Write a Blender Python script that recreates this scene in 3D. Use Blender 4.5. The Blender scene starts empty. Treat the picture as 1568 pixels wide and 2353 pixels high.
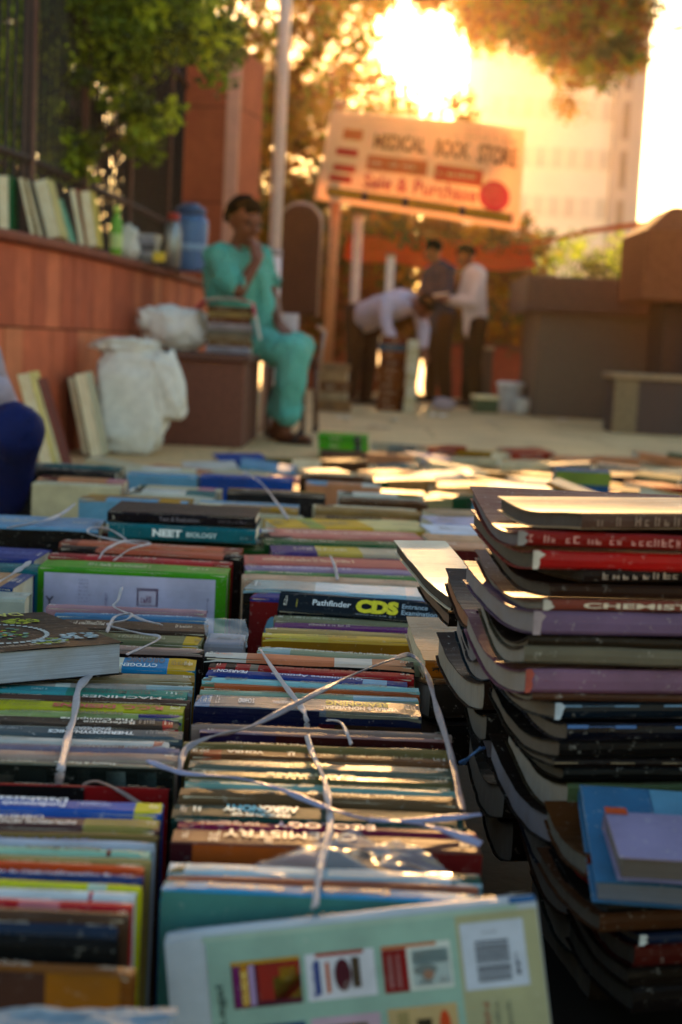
import bpy, bmesh, math, random
from mathutils import Vector, Matrix, noise
R = math.radians
random.seed(7)

# ------------------------------------------------------------------ camera
scene = bpy.context.scene
H = 0.60                      # camera height, books stand about 0.2 m tall
FPX = 3300.0                  # focal length in pixels of a 1568 x 2353 picture
CX, CY = 784.0, 1176.5
cam_d = bpy.data.cameras.new("camera")
cam = bpy.data.objects.new("camera", cam_d)
scene.collection.objects.link(cam)
scene.camera = cam
CM = (Matrix.Translation((0, 0, H)) @ Matrix.Rotation(R(90 - 6.72), 4, 'X') @ Matrix.Rotation(R(2.9), 4, 'Z'))
cam.matrix_world = CM
cam_d.sensor_fit = 'VERTICAL'
cam_d.sensor_height = 36.0
cam_d.sensor_width = 24.0
cam_d.lens = FPX / 2353.0 * 36.0
cam_d.clip_start = 0.02
cam_d.clip_end = 900
cam_d.dof.use_dof = True
cam_d.dof.focus_distance = 1.78
cam_d.dof.aperture_fstop = 4.6

def ray(x, y):
    return (CM.to_3x3() @ Vector(((x - CX) / FPX, -(y - CY) / FPX, -1.0))).normalized()
def P(x, y, z):               # point on the horizontal plane at height z
    d = ray(x, y); return Vector((0, 0, H)) + d * ((z - H) / d.z)
def PY(x, y, Y):              # point at distance Y
    d = ray(x, y); return Vector((0, 0, H)) + d * (Y / d.y)

# ------------------------------------------------------------------ light
SUN = ray(938, 95)
world = bpy.data.worlds.new("World"); scene.world = world
world.use_nodes = True
wn = world.node_tree.nodes; wl = world.node_tree.links
bg = wn["Background"]
sky = wn.new("ShaderNodeTexSky"); sky.sky_type = 'NISHITA'; sky.sun_disc = False
sky.sun_elevation = math.asin(SUN.z); sky.sun_rotation = math.atan2(SUN.x, SUN.y)
sky.air_density = 1.5; sky.dust_density = 1.2; sky.ozone_density = 1.6
wl.new(sky.outputs[0], bg.inputs[0]); bg.inputs[1].default_value = 0.09
sun_d = bpy.data.lights.new("sun", 'SUN'); sun_d.energy = 5.0; sun_d.angle = R(0.5)
sun_d.color = (1.0, 0.55, 0.20)
sun = bpy.data.objects.new("sun", sun_d); scene.collection.objects.link(sun)
sun.rotation_euler = (SUN).to_track_quat('Z', 'Y').to_euler()
scene.view_settings.view_transform = 'Standard'
scene.view_settings.look = 'None'
scene.view_settings.exposure = 1.95
scene.view_settings.gamma = 1.0
scene.cycles.max_bounces = 6
scene.cycles.volume_bounces = 0
scene.cycles.transparent_max_bounces = 16
scene.cycles.sample_clamp_indirect = 6
scene.cycles.sample_clamp_direct = 0

# ------------------------------------------------------------------ materials
_m = {}
def lin(c):
    if isinstance(c, str):
        c = c.lstrip('#'); c = [int(c[i:i + 2], 16) / 255 for i in (0, 2, 4)]
        return tuple(((v + .055) / 1.055) ** 2.4 if v > .04045 else v / 12.92 for v in c)
    return tuple(c)
def vivid(c, s=1.16):
    g_ = .3 * c[0] + .55 * c[1] + .15 * c[2]
    return tuple(max(.004, g_ + (x - g_) * s) * .80 for x in c)
def base_mat(name):
    m = bpy.data.materials.new(name); m.use_nodes = True
    nt = m.node_tree; b = nt.nodes["Principled BSDF"]
    return m, nt, b
def mixrgb(nt, fac, a, b):
    n = nt.nodes.new("ShaderNodeMix"); n.data_type = 'RGBA'
    if isinstance(fac, (int, float)): n.inputs[0].default_value = fac
    else: nt.links.new(fac, n.inputs[0])
    for i, v in ((6, a), (7, b)):
        if isinstance(v, tuple): n.inputs[i].default_value = (*v[:3], 1)
        else: nt.links.new(v, n.inputs[i])
    return n.outputs[2]
def obj_coords(nt, scale=(1, 1, 1), rnd=True):
    tc = nt.nodes.new("ShaderNodeTexCoord"); mp = nt.nodes.new("ShaderNodeMapping")
    mp.inputs['Scale'].default_value = scale
    nt.links.new(tc.outputs['Object'], mp.inputs['Vector'])
    if rnd:
        oi = nt.nodes.new("ShaderNodeObjectInfo"); mu = nt.nodes.new("ShaderNodeMath"); mu.operation = 'MULTIPLY'
        mu.inputs[1].default_value = 37.0
        nt.links.new(oi.outputs['Random'], mu.inputs[0])
        nt.links.new(mu.outputs[0], mp.inputs['Location'])
    return mp.outputs[0]
def noise_n(nt, vec, scale, detail=3, rough=.6):
    n = nt.nodes.new("ShaderNodeTexNoise"); n.inputs['Scale'].default_value = scale
    n.inputs['Detail'].default_value = detail; n.inputs['Roughness'].default_value = rough
    nt.links.new(vec, n.inputs['Vector']); return n.outputs['Fac']
def ramp(nt, fac, a, b):
    n = nt.nodes.new("ShaderNodeMapRange"); n.inputs[1].default_value = a; n.inputs[2].default_value = b
    nt.links.new(fac, n.inputs[0]); return n.outputs[0]
def bump(nt, b, h, strength, dist=.001):
    n = nt.nodes.new("ShaderNodeBump"); n.inputs['Strength'].default_value = strength; n.inputs['Distance'].default_value = dist
    nt.links.new(h, n.inputs['Height']); nt.links.new(n.outputs[0], b.inputs['Normal'])

def cover(c, gloss=.60, wear=.45):
    """worn printed card of a book cover"""
    k = ('cover', c, gloss, wear)
    if k in _m: return _m[k]
    m, nt, b = base_mat("book_cover"); col = vivid(tuple(x ** 1.14 for x in lin(c)))
    v = obj_coords(nt)
    n1 = noise_n(nt, v, 14, 4); n2 = noise_n(nt, v, 120, 4, .75)
    vs = obj_coords(nt, (.6, 9, 9)); n3 = noise_n(nt, vs, 22, 4, .7)
    lum = sum(col) / 3
    pale = tuple(x * .75 + .025 + .16 * min(lum, .5) for x in col); dull = tuple(x * .66 + lum * .06 for x in col)
    c1 = mixrgb(nt, ramp(nt, n1, .35, .7), col, dull)
    c2 = mixrgb(nt, ramp(nt, n3, .62, .84), c1, pale)
    mu = nt.nodes.new("ShaderNodeMath"); mu.operation = 'MULTIPLY'; mu.inputs[1].default_value = wear
    nt.links.new(ramp(nt, n2, .61, .72), mu.inputs[0])
    c3 = mixrgb(nt, mu.outputs[0], c2, (.50, .47, .42))
    nt.links.new(c3, b.inputs['Base Color'])
    r = nt.nodes.new("ShaderNodeMapRange"); r.inputs[1].default_value = .3; r.inputs[2].default_value = .75
    r.inputs[3].default_value = gloss - .1; r.inputs[4].default_value = gloss + .2
    nt.links.new(n3, r.inputs[0]); nt.links.new(r.outputs[0], b.inputs['Roughness'])
    b.inputs['Specular IOR Level'].default_value = .08 if gloss == .65 else (.14 if gloss < .4 else .10)
    bump(nt, b, n3, .35, .0012)
    _m[k] = m; return m
def plain(c, rough=.6, name="painted", nscale=12, amt=.25, bmp=.2, bdist=.003, metal=0, spec=.4):
    k = (name, c, rough, nscale, amt, bmp, metal)
    if k in _m: return _m[k]
    m, nt, b = base_mat(name); col = lin(c)
    v = obj_coords(nt, rnd=False); n = noise_n(nt, v, nscale, 5)
    nt.links.new(mixrgb(nt, ramp(nt, n, .3, .7), tuple(x * (1 - amt) for x in col), tuple(min(1, x * (1 + amt * .6)) for x in col)), b.inputs['Base Color'])
    b.inputs['Roughness'].default_value = rough; b.inputs['Metallic'].default_value = metal
    b.inputs['Specular IOR Level'].default_value = spec
    if bmp: bump(nt, b, n, bmp, bdist)
    _m[k] = m; return m
def ink(c):
    return plain(c, .5, "print_ink", 200, .25, 0)
def pages(c='d9cfb8'):
    k = ('pages', c)
    if k in _m: return _m[k]
    m, nt, b = base_mat("page_edges"); col = lin(c)
    v = obj_coords(nt, (4, 420, 4)); n = noise_n(nt, v, 3, 2)
    v2 = obj_coords(nt); n2 = noise_n(nt, v2, 18, 4)
    a = mixrgb(nt, ramp(nt, n, .35, .65), tuple(x * .68 for x in col), col)
    nt.links.new(mixrgb(nt, ramp(nt, n2, .45, .8), a, tuple(x * y for x, y in zip(col, (.72, .62, .48)))), b.inputs['Base Color'])
    b.inputs['Roughness'].default_value = .85
    bump(nt, b, n, .4, .0008)
    _m[k] = m; return m
def leafm(c, trans=.45, name="leaves", c2=None):
    k = (name, c, trans)
    if k in _m: return _m[k]
    m, nt, b = base_mat(name); col = lin(c)
    c2 = lin(c2) if c2 else (col[0] * 1.9, col[1] * 1.6, col[2] * .8)
    v = obj_coords(nt, rnd=False); n = noise_n(nt, v, 3.5, 3)
    cc = mixrgb(nt, ramp(nt, n, .35, .68), col, c2)
    nt.links.new(cc, b.inputs['Base Color']); b.inputs['Roughness'].default_value = .45
    t = nt.nodes.new("ShaderNodeBsdfTranslucent"); nt.links.new(cc, t.inputs[0])
    mx = nt.nodes.new("ShaderNodeMixShader"); mx.inputs[0].default_value = trans
    nt.links.new(b.outputs[0], mx.inputs[1]); nt.links.new(t.outputs[0], mx.inputs[2])
    nt.links.new(mx.outputs[0], nt.nodes['Material Output'].inputs['Surface'])
    _m[k] = m; return m
def clothm(c, trans=0.0, name="cloth", rough=.85, scale=9):
    k = (name, c, trans)
    if k in _m: return _m[k]
    m, nt, b = base_mat(name); col = lin(c)
    v = obj_coords(nt, rnd=False); n = noise_n(nt, v, scale, 5); 
    cc = mixrgb(nt, ramp(nt, n, .3, .7), tuple(x * .8 for x in col), col)
    nt.links.new(cc, b.inputs['Base Color']); b.inputs['Roughness'].default_value = rough; b.inputs['Specular IOR Level'].default_value = .15
    bump(nt, b, n, .5, .01)
    if trans:
        t = nt.nodes.new("ShaderNodeBsdfTranslucent"); nt.links.new(cc, t.inputs[0])
        mx = nt.nodes.new("ShaderNodeMixShader"); mx.inputs[0].default_value = trans
        nt.links.new(b.outputs[0], mx.inputs[1]); nt.links.new(t.outputs[0], mx.inputs[2])
        nt.links.new(mx.outputs[0], nt.nodes['Material Output'].inputs['Surface'])
    _m[k] = m; return m
def film():
    k = 'film'
    if k in _m: return _m[k]
    m, nt, b = base_mat("clear_plastic_film")
    g = nt.nodes.new("ShaderNodeBsdfGlossy"); g.inputs['Roughness'].default_value = .2; g.inputs[0].default_value = (.9, .9, .9, 1)
    t = nt.nodes.new("ShaderNodeBsdfTransparent"); t.inputs[0].default_value = (.93, .93, .92, 1)
    d = nt.nodes.new("ShaderNodeBsdfDiffuse"); d.inputs[0].default_value = (.6, .58, .55, 1)
    fr = nt.nodes.new("ShaderNodeFresnel"); fr.inputs[0].default_value = 1.25
    mx = nt.nodes.new("ShaderNodeMixShader"); mx.inputs[0].default_value = .14
    nt.links.new(t.outputs[0], mx.inputs[1]); nt.links.new(g.outputs[0], mx.inputs[2])
    m2 = nt.nodes.new("ShaderNodeMixShader"); m2.inputs[0].default_value = .10
    nt.links.new(mx.outputs[0], m2.inputs[1]); nt.links.new(d.outputs[0], m2.inputs[2])
    v = obj_coords(nt, rnd=False); n = noise_n(nt, v, 26, 2)
    bp = nt.nodes.new("ShaderNodeBump"); bp.inputs['Strength'].default_value = .35; bp.inputs['Distance'].default_value = .004
    nt.links.new(n, bp.inputs['Height'])
    for q in (g, d, fr): nt.links.new(bp.outputs[0], q.inputs['Normal'])
    nt.links.new(m2.outputs[0], nt.nodes['Material Output'].inputs['Surface'])
    _m[k] = m; return m

# ------------------------------------------------------------------ object helpers
def link(o):
    scene.collection.objects.link(o); return o
def tag(o, label=None, cat=None, group=None, kind=None):
    if label: o['label'] = label
    if cat: o['category'] = cat
    if group: o['group'] = group
    if kind: o['kind'] = kind
    return o
def empty(name, loc, label, cat, group=None, rot=(0, 0, 0)):
    o = bpy.data.objects.new(name, None); link(o); o.location = loc; o.rotation_euler = rot
    o.empty_display_size = .05
    return tag(o, label, cat, group)
def mesh(name, verts, faces, mats, parent=None, mi=None, smooth=False):
    me = bpy.data.meshes.new(name); me.from_pydata([tuple(v) for v in verts], [], faces)
    for m in (mats if isinstance(mats, (list, tuple)) else [mats]): me.materials.append(m)
    if mi: me.polygons.foreach_set('material_index', mi)
    if smooth: me.polygons.foreach_set('use_smooth', [True] * len(me.polygons))
    me.update()
    o = bpy.data.objects.new(name, me); link(o)
    if parent: o.parent = parent
    return o
class MB:
    def __init__(s): s.v = []; s.f = []; s.m = []
    def add(s, v, f, m=0):
        b = len(s.v); s.v += [Vector(p) for p in v]; s.f += [[i + b for i in q] for q in f]; s.m += [m] * len(f)
    def box(s, x0, x1, y0, y1, z0, z1, m=0, rot=None, at=(0, 0, 0)):
        v = [Vector((x, y, z)) for x in (x0, x1) for y in (y0, y1) for z in (z0, z1)]
        if rot is not None: v = [rot @ p for p in v]
        v = [p + Vector(at) for p in v]
        s.add(v, [(0, 1, 3, 2), (4, 6, 7, 5), (0, 4, 5, 1), (2, 3, 7, 6), (0, 2, 6, 4), (1, 5, 7, 3)], m)
    def tube(s, pts, r, n=10, m=0, cap=True):
        pts = [Vector(p) for p in pts]; rr = r if isinstance(r, (list, tuple)) else [r] * len(pts)
        rings = []; up = Vector((0, 0, 1))
        for i, p in enumerate(pts):
            d = (pts[min(i + 1, len(pts) - 1)] - pts[max(i - 1, 0)]).normalized()
            a = d.cross(up)
            if a.length < .05: a = d.cross(Vector((0, 1, 0)))
            a.normalize(); b2 = d.cross(a).normalized()
            rings.append([p + (a * math.cos(t) + b2 * math.sin(t)) * rr[i] for t in [2 * math.pi * k / n for k in range(n)]])
        v = [q for g in rings for q in g]; f = []
        for i in range(len(pts) - 1):
            for k in range(n):
                f.append((i * n + k, i * n + (k + 1) % n, (i + 1) * n + (k + 1) % n, (i + 1) * n + k))
        if cap: f.append(tuple(range(n))[::-1]); f.append(tuple((len(pts) - 1) * n + k for k in range(n)))
        s.add(v, f, m)
    def lathe(s, prof, at=(0, 0, 0), n=20, m=0):
        v = []; f = []
        for r, z in prof:
            for k in range(n):
                t = 2 * math.pi * k / n; v.append(Vector((r * math.cos(t), r * math.sin(t), z)) + Vector(at))
        for i in range(len(prof) - 1):
            for k in range(n): f.append((i * n + k, i * n + (k + 1) % n, (i + 1) * n + (k + 1) % n, (i + 1) * n + k))
        f.append(tuple(range(n))[::-1]); f.append(tuple((len(prof) - 1) * n + k for k in range(n)))
        s.add(v, f, m)
    def build(s, name, mats, parent=None, smooth=False):
        return mesh(name, s.v, s.f, mats, parent, s.m, smooth)
def bevel_mod(o, w=.01, seg=2):
    b = o.modifiers.new("bevel", 'BEVEL'); b.width = w; b.segments = seg; b.limit_method = 'ANGLE'; return o

_fc = {}
def text_geo(s, bold=.0):
    """letters as flat faces, scaled into the unit square"""
    k = (s, bold)
    if k in _fc: return _fc[k]
    cu = bpy.data.curves.new("t", 'FONT'); cu.body = s; cu.size = 1; cu.offset = bold; cu.resolution_u = 3
    ob = bpy.data.objects.new("t", cu); link(ob)
    me = bpy.data.meshes.new_from_object(ob.evaluated_get(bpy.context.evaluated_depsgraph_get()))
    v = [q.co.copy() for q in me.vertices]; f = [tuple(p.vertices) for p in me.polygons]
    bpy.data.objects.remove(ob); bpy.data.curves.remove(cu); bpy.data.meshes.remove(me)
    if v:
        x0 = min(p.x for p in v); x1 = max(p.x for p in v); y0 = min(p.y for p in v); y1 = max(p.y for p in v)
        v = [((p.x - x0) / max(x1 - x0, 1e-6), (p.y - y0) / max(y1 - y0, 1e-6)) for p in v]
    _fc[k] = (v, f); return v, f
def add_text(mb, s, fn, u0, u1, v0, v1, m=0, flip=False, bold=.0, vert=False):
    """fn(u, v) maps to 3D"""
    tv, tf = text_geo(s, bold)
    out = []
    for a, b in tv:
        if flip: a, b = 1 - a, 1 - b
        if vert: a, b = 1 - b, a        # reads bottom to top
        out.append(fn(u0 + (u1 - u0) * a, v0 + (v1 - v0) * b))
    mb.add(out, tf, m)
def add_marks(mb, fn, u0, u1, v0, v1, m=0, rng=random, w=.012, words=True):
    """rows of little strokes: lettering too small or blurred to read"""
    u = u0
    while u < u1 - w:
        a = w * rng.uniform(.45, .9); hh = rng.choice((.65, .65, 1, 1)); dv = v1 - v0; k = a * .3; typ = rng.randrange(4)
        qs = [(u, v0, u + k, v0 + dv * hh)]
        if typ in (0, 1): qs.append((u + a - k, v0, u + a, v0 + dv * hh * .9))
        if typ in (0, 2): qs.append((u + k, v0 + dv * hh * .4, u + a, v0 + dv * hh * .6))
        if typ in (2, 3): qs.append((u + k, v0, u + a, v0 + dv * .18))
        if typ == 3: qs.append((u + k, v0 + dv * hh * .8, u + a, v0 + dv * hh))
        for q0, r0, q1, r1 in qs: mb.add([fn(q0, r0), fn(q1, r0), fn(q1, r1), fn(q0, r1)], [(0, 1, 2, 3)], m)
        u += w * (2.2 if (words and rng.random() < .18) else 1.15)

# ------------------------------------------------------------------ books
BOOKS = []
def smoothprof(T, D):
    """cross-section of a cover: front board foot, up, over the rounded spine, down the back board"""
    h = T / 2; r = min(.35 * T, .006)
    return [(-h, 0), (-h, D - r), (-h + r * .35, D - r * .3), (-h + r, D), (h - r, D), (h - r * .35, D - r * .3), (h, D - r), (h, 0)]
def make_book(loc, rot, L, T, D, col, label, bands=(), texts=(), marks=None, front=(), fronttexts=(), page='d9cfb8',
              group=None, gloss=.60, seed=None, backcol=None, wear=.45, simple=False, name='book'):
    """local frame: length along X, spine up (+Z), front board faces -Y; origin at the foot"""
    rng = random.Random(seed if seed is not None else len(BOOKS) * 13 + 5)
    root = empty(name, loc, label, 'book', group)
    if isinstance(rot, Matrix): root.rotation_euler = rot.to_euler()
    else: root.rotation_euler = rot
    BOOKS.append(root)
    N = 6 if simple else 16
    cuts = sorted(set([i / N for i in range(N + 1)] + [round(x, 3) for b in bands for x in b[:2]]))
    prof = smoothprof(T, D); K = len(prof)
    th = .0012
    inner = [(max(-T / 2 + th, min(T / 2 - th, y)), min(z, D - th * 1.4)) for y, z in prof]
    mats = [cover(col, gloss, wear)]; mi = []; v = []; f = []
    cols = {}
    if backcol: mats.append(cover(backcol, gloss, wear))
    def bidx(c):
        if c not in cols: mats.append(cover(c, gloss, wear)); cols[c] = len(mats) - 1
        return cols[c]
    ph = rng.uniform(0, 9)
    for u in cuts:
        x = (u - .5) * L
        endw = max(0, (abs(u - .5) - .42) / .08)
        for j, (y, z) in enumerate(prof):
            w = .0009 * noise.noise(Vector((x * 16 + ph, j * .9, 1.3 + ph)))
            sq = .0035 * endw * rng.random() if 1 <= j <= K - 2 else 0
            v.append((x + (rng.uniform(-.0012, .0012) if endw else 0), y + w * 1.2, z + (w - sq if z > 0 else 0)))
        for y, z in inner: v.append((x, y, z))
    W = 2 * K
    for i in range(len(cuts) - 1):
        um = (cuts[i] + cuts[i + 1]) / 2
        bi = 0
        for b in bands:
            if b[0] <= um <= b[1]: bi = bidx(b[2])
        for j in range(K - 1):
            f.append((i * W + j, (i + 1) * W + j, (i + 1) * W + j + 1, i * W + j + 1))
            mi.append(bi if 0 < j < K - 2 else (1 if backcol else 0))
            f.append((i * W + K + j, i * W + K + j + 1, (i + 1) * W + K + j + 1, (i + 1) * W + K + j)); mi.append(0)
        for j in (0, K - 1):
            q = (i * W + j, i * W + K + j, (i + 1) * W + K + j, (i + 1) * W + j)
            f.append(q if j == 0 else q[::-1]); mi.append(0)
    for i in (0, len(cuts) - 1):
        for j in range(K - 1):
            q = (i * W + j, i * W + j + 1, i * W + K + j + 1, i * W + K + j)
            f.append(q if i == 0 else q[::-1]); mi.append(0)
    c = mesh('cover', v, f, mats, root, mi)
    # page block
    pb = MB(); e = .0035
    nx = 1 if simple else 5
    ht = T / 2 - th - .0004
    pv = []; pf = []
    xs = [(-L / 2 + e) + (L - 2 * e) * i / nx for i in range(nx + 1)]
    pb.box(-L / 2 + e, L / 2 - e, -ht, ht, .003, D - th * 1.4 - .001)
    pb.build('pages', pages(page), root)
    # lettering on the spine
    if not texts and not marks:
        lm = sum(lin(col)); ic = '2a2420' if lm > .6 else 'c8beac'; u_ = rng.uniform(.08, .3); marks = ((u_, u_ + rng.uniform(.2, .4), .3, .72, ic, .011), (.78, .9, .35, .65, ic))
    if texts or marks:
        zt = D + .0012
        def fn(a, b): return Vector(((a - .5) * L, (b - .5) * T * .86, zt))
        for t in texts:
            s, u0, u1, v0, v1, cc = t[:6]; fl = t[6] if len(t) > 6 else True; tb = MB()
            add_text(tb, s, fn, u0, u1, v0, v1, 0, flip=fl, bold=(t[7] if len(t) > 7 else .015)); tb.build('spine_title', ink(cc), root)
        if not simple: marks = tuple(marks or ()) + ((rng.uniform(.01, .04), rng.uniform(.05, .08), .25, .75, rng.choice(('d8d0c0', '3a3028')), .006), (.935, .985, .3, .7, rng.choice(('d8d0c0', '3a3028')), .006))
        for mk in (marks or ()):
            u0, u1, v0, v1, cc = mk[:5]; tb = MB()
            add_marks(tb, fn, u0, u1, v0, v1, 0, rng, w=(mk[5] if len(mk) > 5 else .0085))
            if tb.v: tb.build('spine_lettering', ink(cc), root)
    if front or fronttexts:
        fb = MB(); fm = []
        def fn2(a, b, d=.0009): return Vector(((a - .5) * L, -T / 2 - d, b * D))
        for n_, q in enumerate(front):
            u0, v0, u1, v1, cc = q[:5]; k = cover(cc, gloss, .25)
            if k not in fm: fm.append(k)
            sh = q[5] if len(q) > 5 else 0; d = .0009 + .0004 * (q[6] if len(q) > 6 else 0)
            if len(q) > 7:      # disc
                cu, cv = (u0 + u1) / 2, (v0 + v1) / 2
                fb.add([fn2(cu + (u1 - u0) / 2 * math.cos(t), cv + (v1 - v0) / 2 * math.sin(t), d) for t in [k2 * math.pi / 10 for k2 in range(20)]], [tuple(range(20))], fm.index(k))
            else:
                fb.add([fn2(u0, v0, d), fn2(u1, v0, d), fn2(u1 + sh, v1, d), fn2(u0 + sh, v1, d)], [(0, 1, 2, 3)], fm.index(k))
        for t in fronttexts:
            s, u0, u1, v0, v1, cc = t[:6]; k = ink(cc)
            if k not in fm: fm.append(k)
            o_ = t[6] if len(t) > 6 else 'n'
            f3 = lambda a, b: fn2(a, b, .0029)
            if s is None: add_marks(fb, f3, u0, u1, v0, v1, fm.index(k), rng, w=.012)
            else: add_text(fb, s, f3, u0, u1, v0, v1, fm.index(k), flip=(o_ == 'f'), vert=(o_ == 'v'), bold=.015)
        fb.build('cover_print', fm, root)
    return root

def B(xl, yl, xr, yr, t, z, col, label, lean=0, prev=None, **kw):
    """a book standing spine up, placed where its far top edge runs between two picture points"""
    if lean == 0: z -= .004 * abs(math.sin(yl * 1.7 + xr))
    a = P(xl, yl, z); b = P(xr, yr, z); d = b - a; L = d.length; yaw = math.atan2(d.y, d.x)
    mid = (a + b) / 2; h = H - z
    T = t * mid.y / FPX / (math.sin(R(lean)) + math.cos(R(lean)) * h / mid.y)
    T = max(.004, T * .93)
    rot = Matrix.Rotation(yaw, 3, 'Z') @ Matrix.Rotation(R(lean), 3, 'X')
    D = z / math.cos(R(lean)) if lean < 30 else .17
    org = mid - rot @ Vector((0, T / 2, D))
    return make_book(org, rot, L, T, D, col, label, group=kw.pop('group', None), **kw)

# ------------------------------------------------------------------ the setting
def stone(c, c2, joint, rough=.75, sx=1.2, sy=1.2):
    m, nt, b = base_mat("stone_paving"); v = obj_coords(nt, rnd=False)
    br = nt.nodes.new("ShaderNodeTexBrick"); nt.links.new(v, br.inputs['Vector'])
    br.inputs['Scale'].default_value = 1; br.inputs['Mortar Size'].default_value = .012
    br.inputs['Brick Width'].default_value = sx; br.inputs['Row Height'].default_value = sy
    br.inputs['Color1'].default_value = (*lin(c), 1); br.inputs['Color2'].default_value = (*lin(c2), 1); br.inputs['Mortar'].default_value = (*lin(joint), 1)
    n = noise_n(nt, v, 1.6, 6); n2 = noise_n(nt, v, 30, 4)
    mm = nt.nodes.new("ShaderNodeMath"); mm.operation = 'MULTIPLY'; nt.links.new(n, mm.inputs[0]); nt.links.new(n2, mm.inputs[1])
    nt.links.new(mixrgb(nt, ramp(nt, mm.outputs[0], .12, .42), tuple(x * .45 for x in lin(c)), br.outputs['Color']), b.inputs['Base Color'])
    b.inputs['Roughness'].default_value = rough; bump(nt, b, n2, .4, .004); return m
g = MB(); g.add([(-300, -60, 0), (300, -60, 0), (300, 330, 0), (-300, 330, 0)], [(0, 1, 2, 3)])
tag(g.build('ground', stone('eec68c', 'e2b87c', 'a98552', .8)), kind='structure')

# red sandstone retaining wall on the left, curving away
def wallpt(x, yb):                      # foot of the wall seen at a picture point
    return P(x, yb, 0)
WP = [Vector((-1.95, 4.6, 0)), Vector((-1.62, 5.7, 0)), Vector((-1.47, 6.3, 0)), Vector((-1.36, 7.0, 0)), Vector((-1.28, 8.0, 0)), Vector((-1.2, 9.2, 0)), Vector((-1.12, 11.0, 0)), Vector((-1.10, 13.0, 0))]
def along(path, n):
    seg = [(path[i + 1] - path[i]).length for i in range(len(path) - 1)]; tot = sum(seg); out = []
    for k in range(n + 1):
        d = tot * k / n; i = 0
        while i < len(seg) - 1 and d > seg[i]: d -= seg[i]; i += 1
        out.append(path[i].lerp(path[i + 1], min(1, d / seg[i])))
    return out
def offs(pts, w):
    out = []
    for i, p in enumerate(pts):
        d = pts[min(i + 1, len(pts) - 1)] - pts[max(i - 1, 0)]; d.z = 0; d.normalize()
        out.append(p + Vector((-d.y, d.x, 0)) * w)
    return out
wroot = empty('retaining_wall', (-1.36, 7, 0), 'low red sandstone wall with rounded coping running back on the left', 'wall')
wroot.matrix_world = Matrix.Translation((-1.36, 7, 0))
def strip_wall(name, pts, w0, w1, z0, z1, mats, parent, pick=None, org=Vector((-1.36, 7, 0))):
    a = offs(pts, -w0); b = offs(pts, w1); v = []; f = []; mi = []
    for i in range(len(pts)):
        for q, z in ((a[i], z0), (a[i], z1), (b[i], z1), (b[i], z0)): v.append((q.x - org.x, q.y - org.y, z))
    for i in range(len(pts) - 1):
        for j in range(4):
            f.append((i * 4 + j, i * 4 + (j + 1) % 4, i * 4 + 4 + (j + 1) % 4, i * 4 + 4 + j)); mi.append(pick(i) if pick else 0)
    f += [(0, 1, 2, 3), tuple(4 * (len(pts) - 1) + k for k in (3, 2, 1, 0))]; mi += [0, 0]
    return mesh(name, v, f, mats, parent, mi)
sand = [plain(c, .8, "red_sandstone", 7, .22, .35, .006) for c in ('c0603c', 'cc6c46', 'b05434', 'd0784e')]
slabs = along(WP, 46); rr = random.Random(3)
core = along(WP, 40)
strip_wall('core', core, 0, .30, 0, .955, [plain('3a1c12', .9, "wall_joint")], wroot)
cl = MB()
for z0, z1, sh in ((.004, .592, 0), (.600, .95, .5)):
    pts = along(WP, 46 * 6)
    for k in range(46):
        o0 = int((k + sh) * 6); o1 = min(o0 + 6, len(pts) - 1)
        if o0 >= len(pts) - 1: continue
        seg = pts[o0:o1 + 1]
        A = offs(seg, -(.014 + rr.uniform(0, .006))); Bq = offs(seg, .001)
        d0 = (seg[-1] - seg[0]).normalized() * .003
        q = [A[0] + d0, A[-1] - d0, Bq[-1] - d0, Bq[0] + d0]
        v = [Vector((p.x + 1.36, p.y - 7, z)) for z in (z0, z1) for p in q]
        cl.add(v, [(0, 1, 5, 4), (1, 2, 6, 5), (2, 3, 7, 6), (3, 0, 4, 7), (4, 5, 6, 7), (3, 2, 1, 0)], rr.randrange(4))
cl.build('cladding', sand, wroot)
cp = strip_wall('coping', core, .055, .33, .955, 1.005, [plain('7d3a24', .7, "coping_stone", 6, .25, .4, .008)], wroot)
bevel_mod(cp, .018, 3)

# iron fence on the wall
froot = empty('iron_fence', (-1.55, 8, 1.0), 'dark iron railing of thin upright bars standing on the sandstone wall', 'fence')
froot.matrix_world = Matrix.Translation((-1.55, 8, 1.0))
fo = Vector((-1.55, 8, 1.0)); iron = plain('1d1310', .55, "dark_iron", 20, .3, .2)
fpath = offs(along(WP, 60), .24)
fb = MB()
for p in offs(along(WP, 84), .24): fb.box(-.009, .009, -.009, .009, 0, 2.3, 0, at=(p.x - fo.x, p.y - fo.y, .005))
fb.build('bar_panel', iron, froot)
for z in (.40, 1.5, 2.2):
    r_ = MB(); r_.tube([(p.x - fo.x, p.y - fo.y, z) for p in fpath], .022, 6); r_.build('rail', plain('35231c', .6, "rail_iron", 20, .3, .2), froot)
for t in (.30, .42, .56, .72, .9):
    p = fpath[int(t * 60)]; q = MB(); q.box(-.025, .025, -.025, .025, 0, 2.4, 0, at=(p.x - fo.x, p.y - fo.y, .005)); q.build('post', plain('5a3a30', .6, "fence_post", 14, .3, .2), froot)

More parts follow.
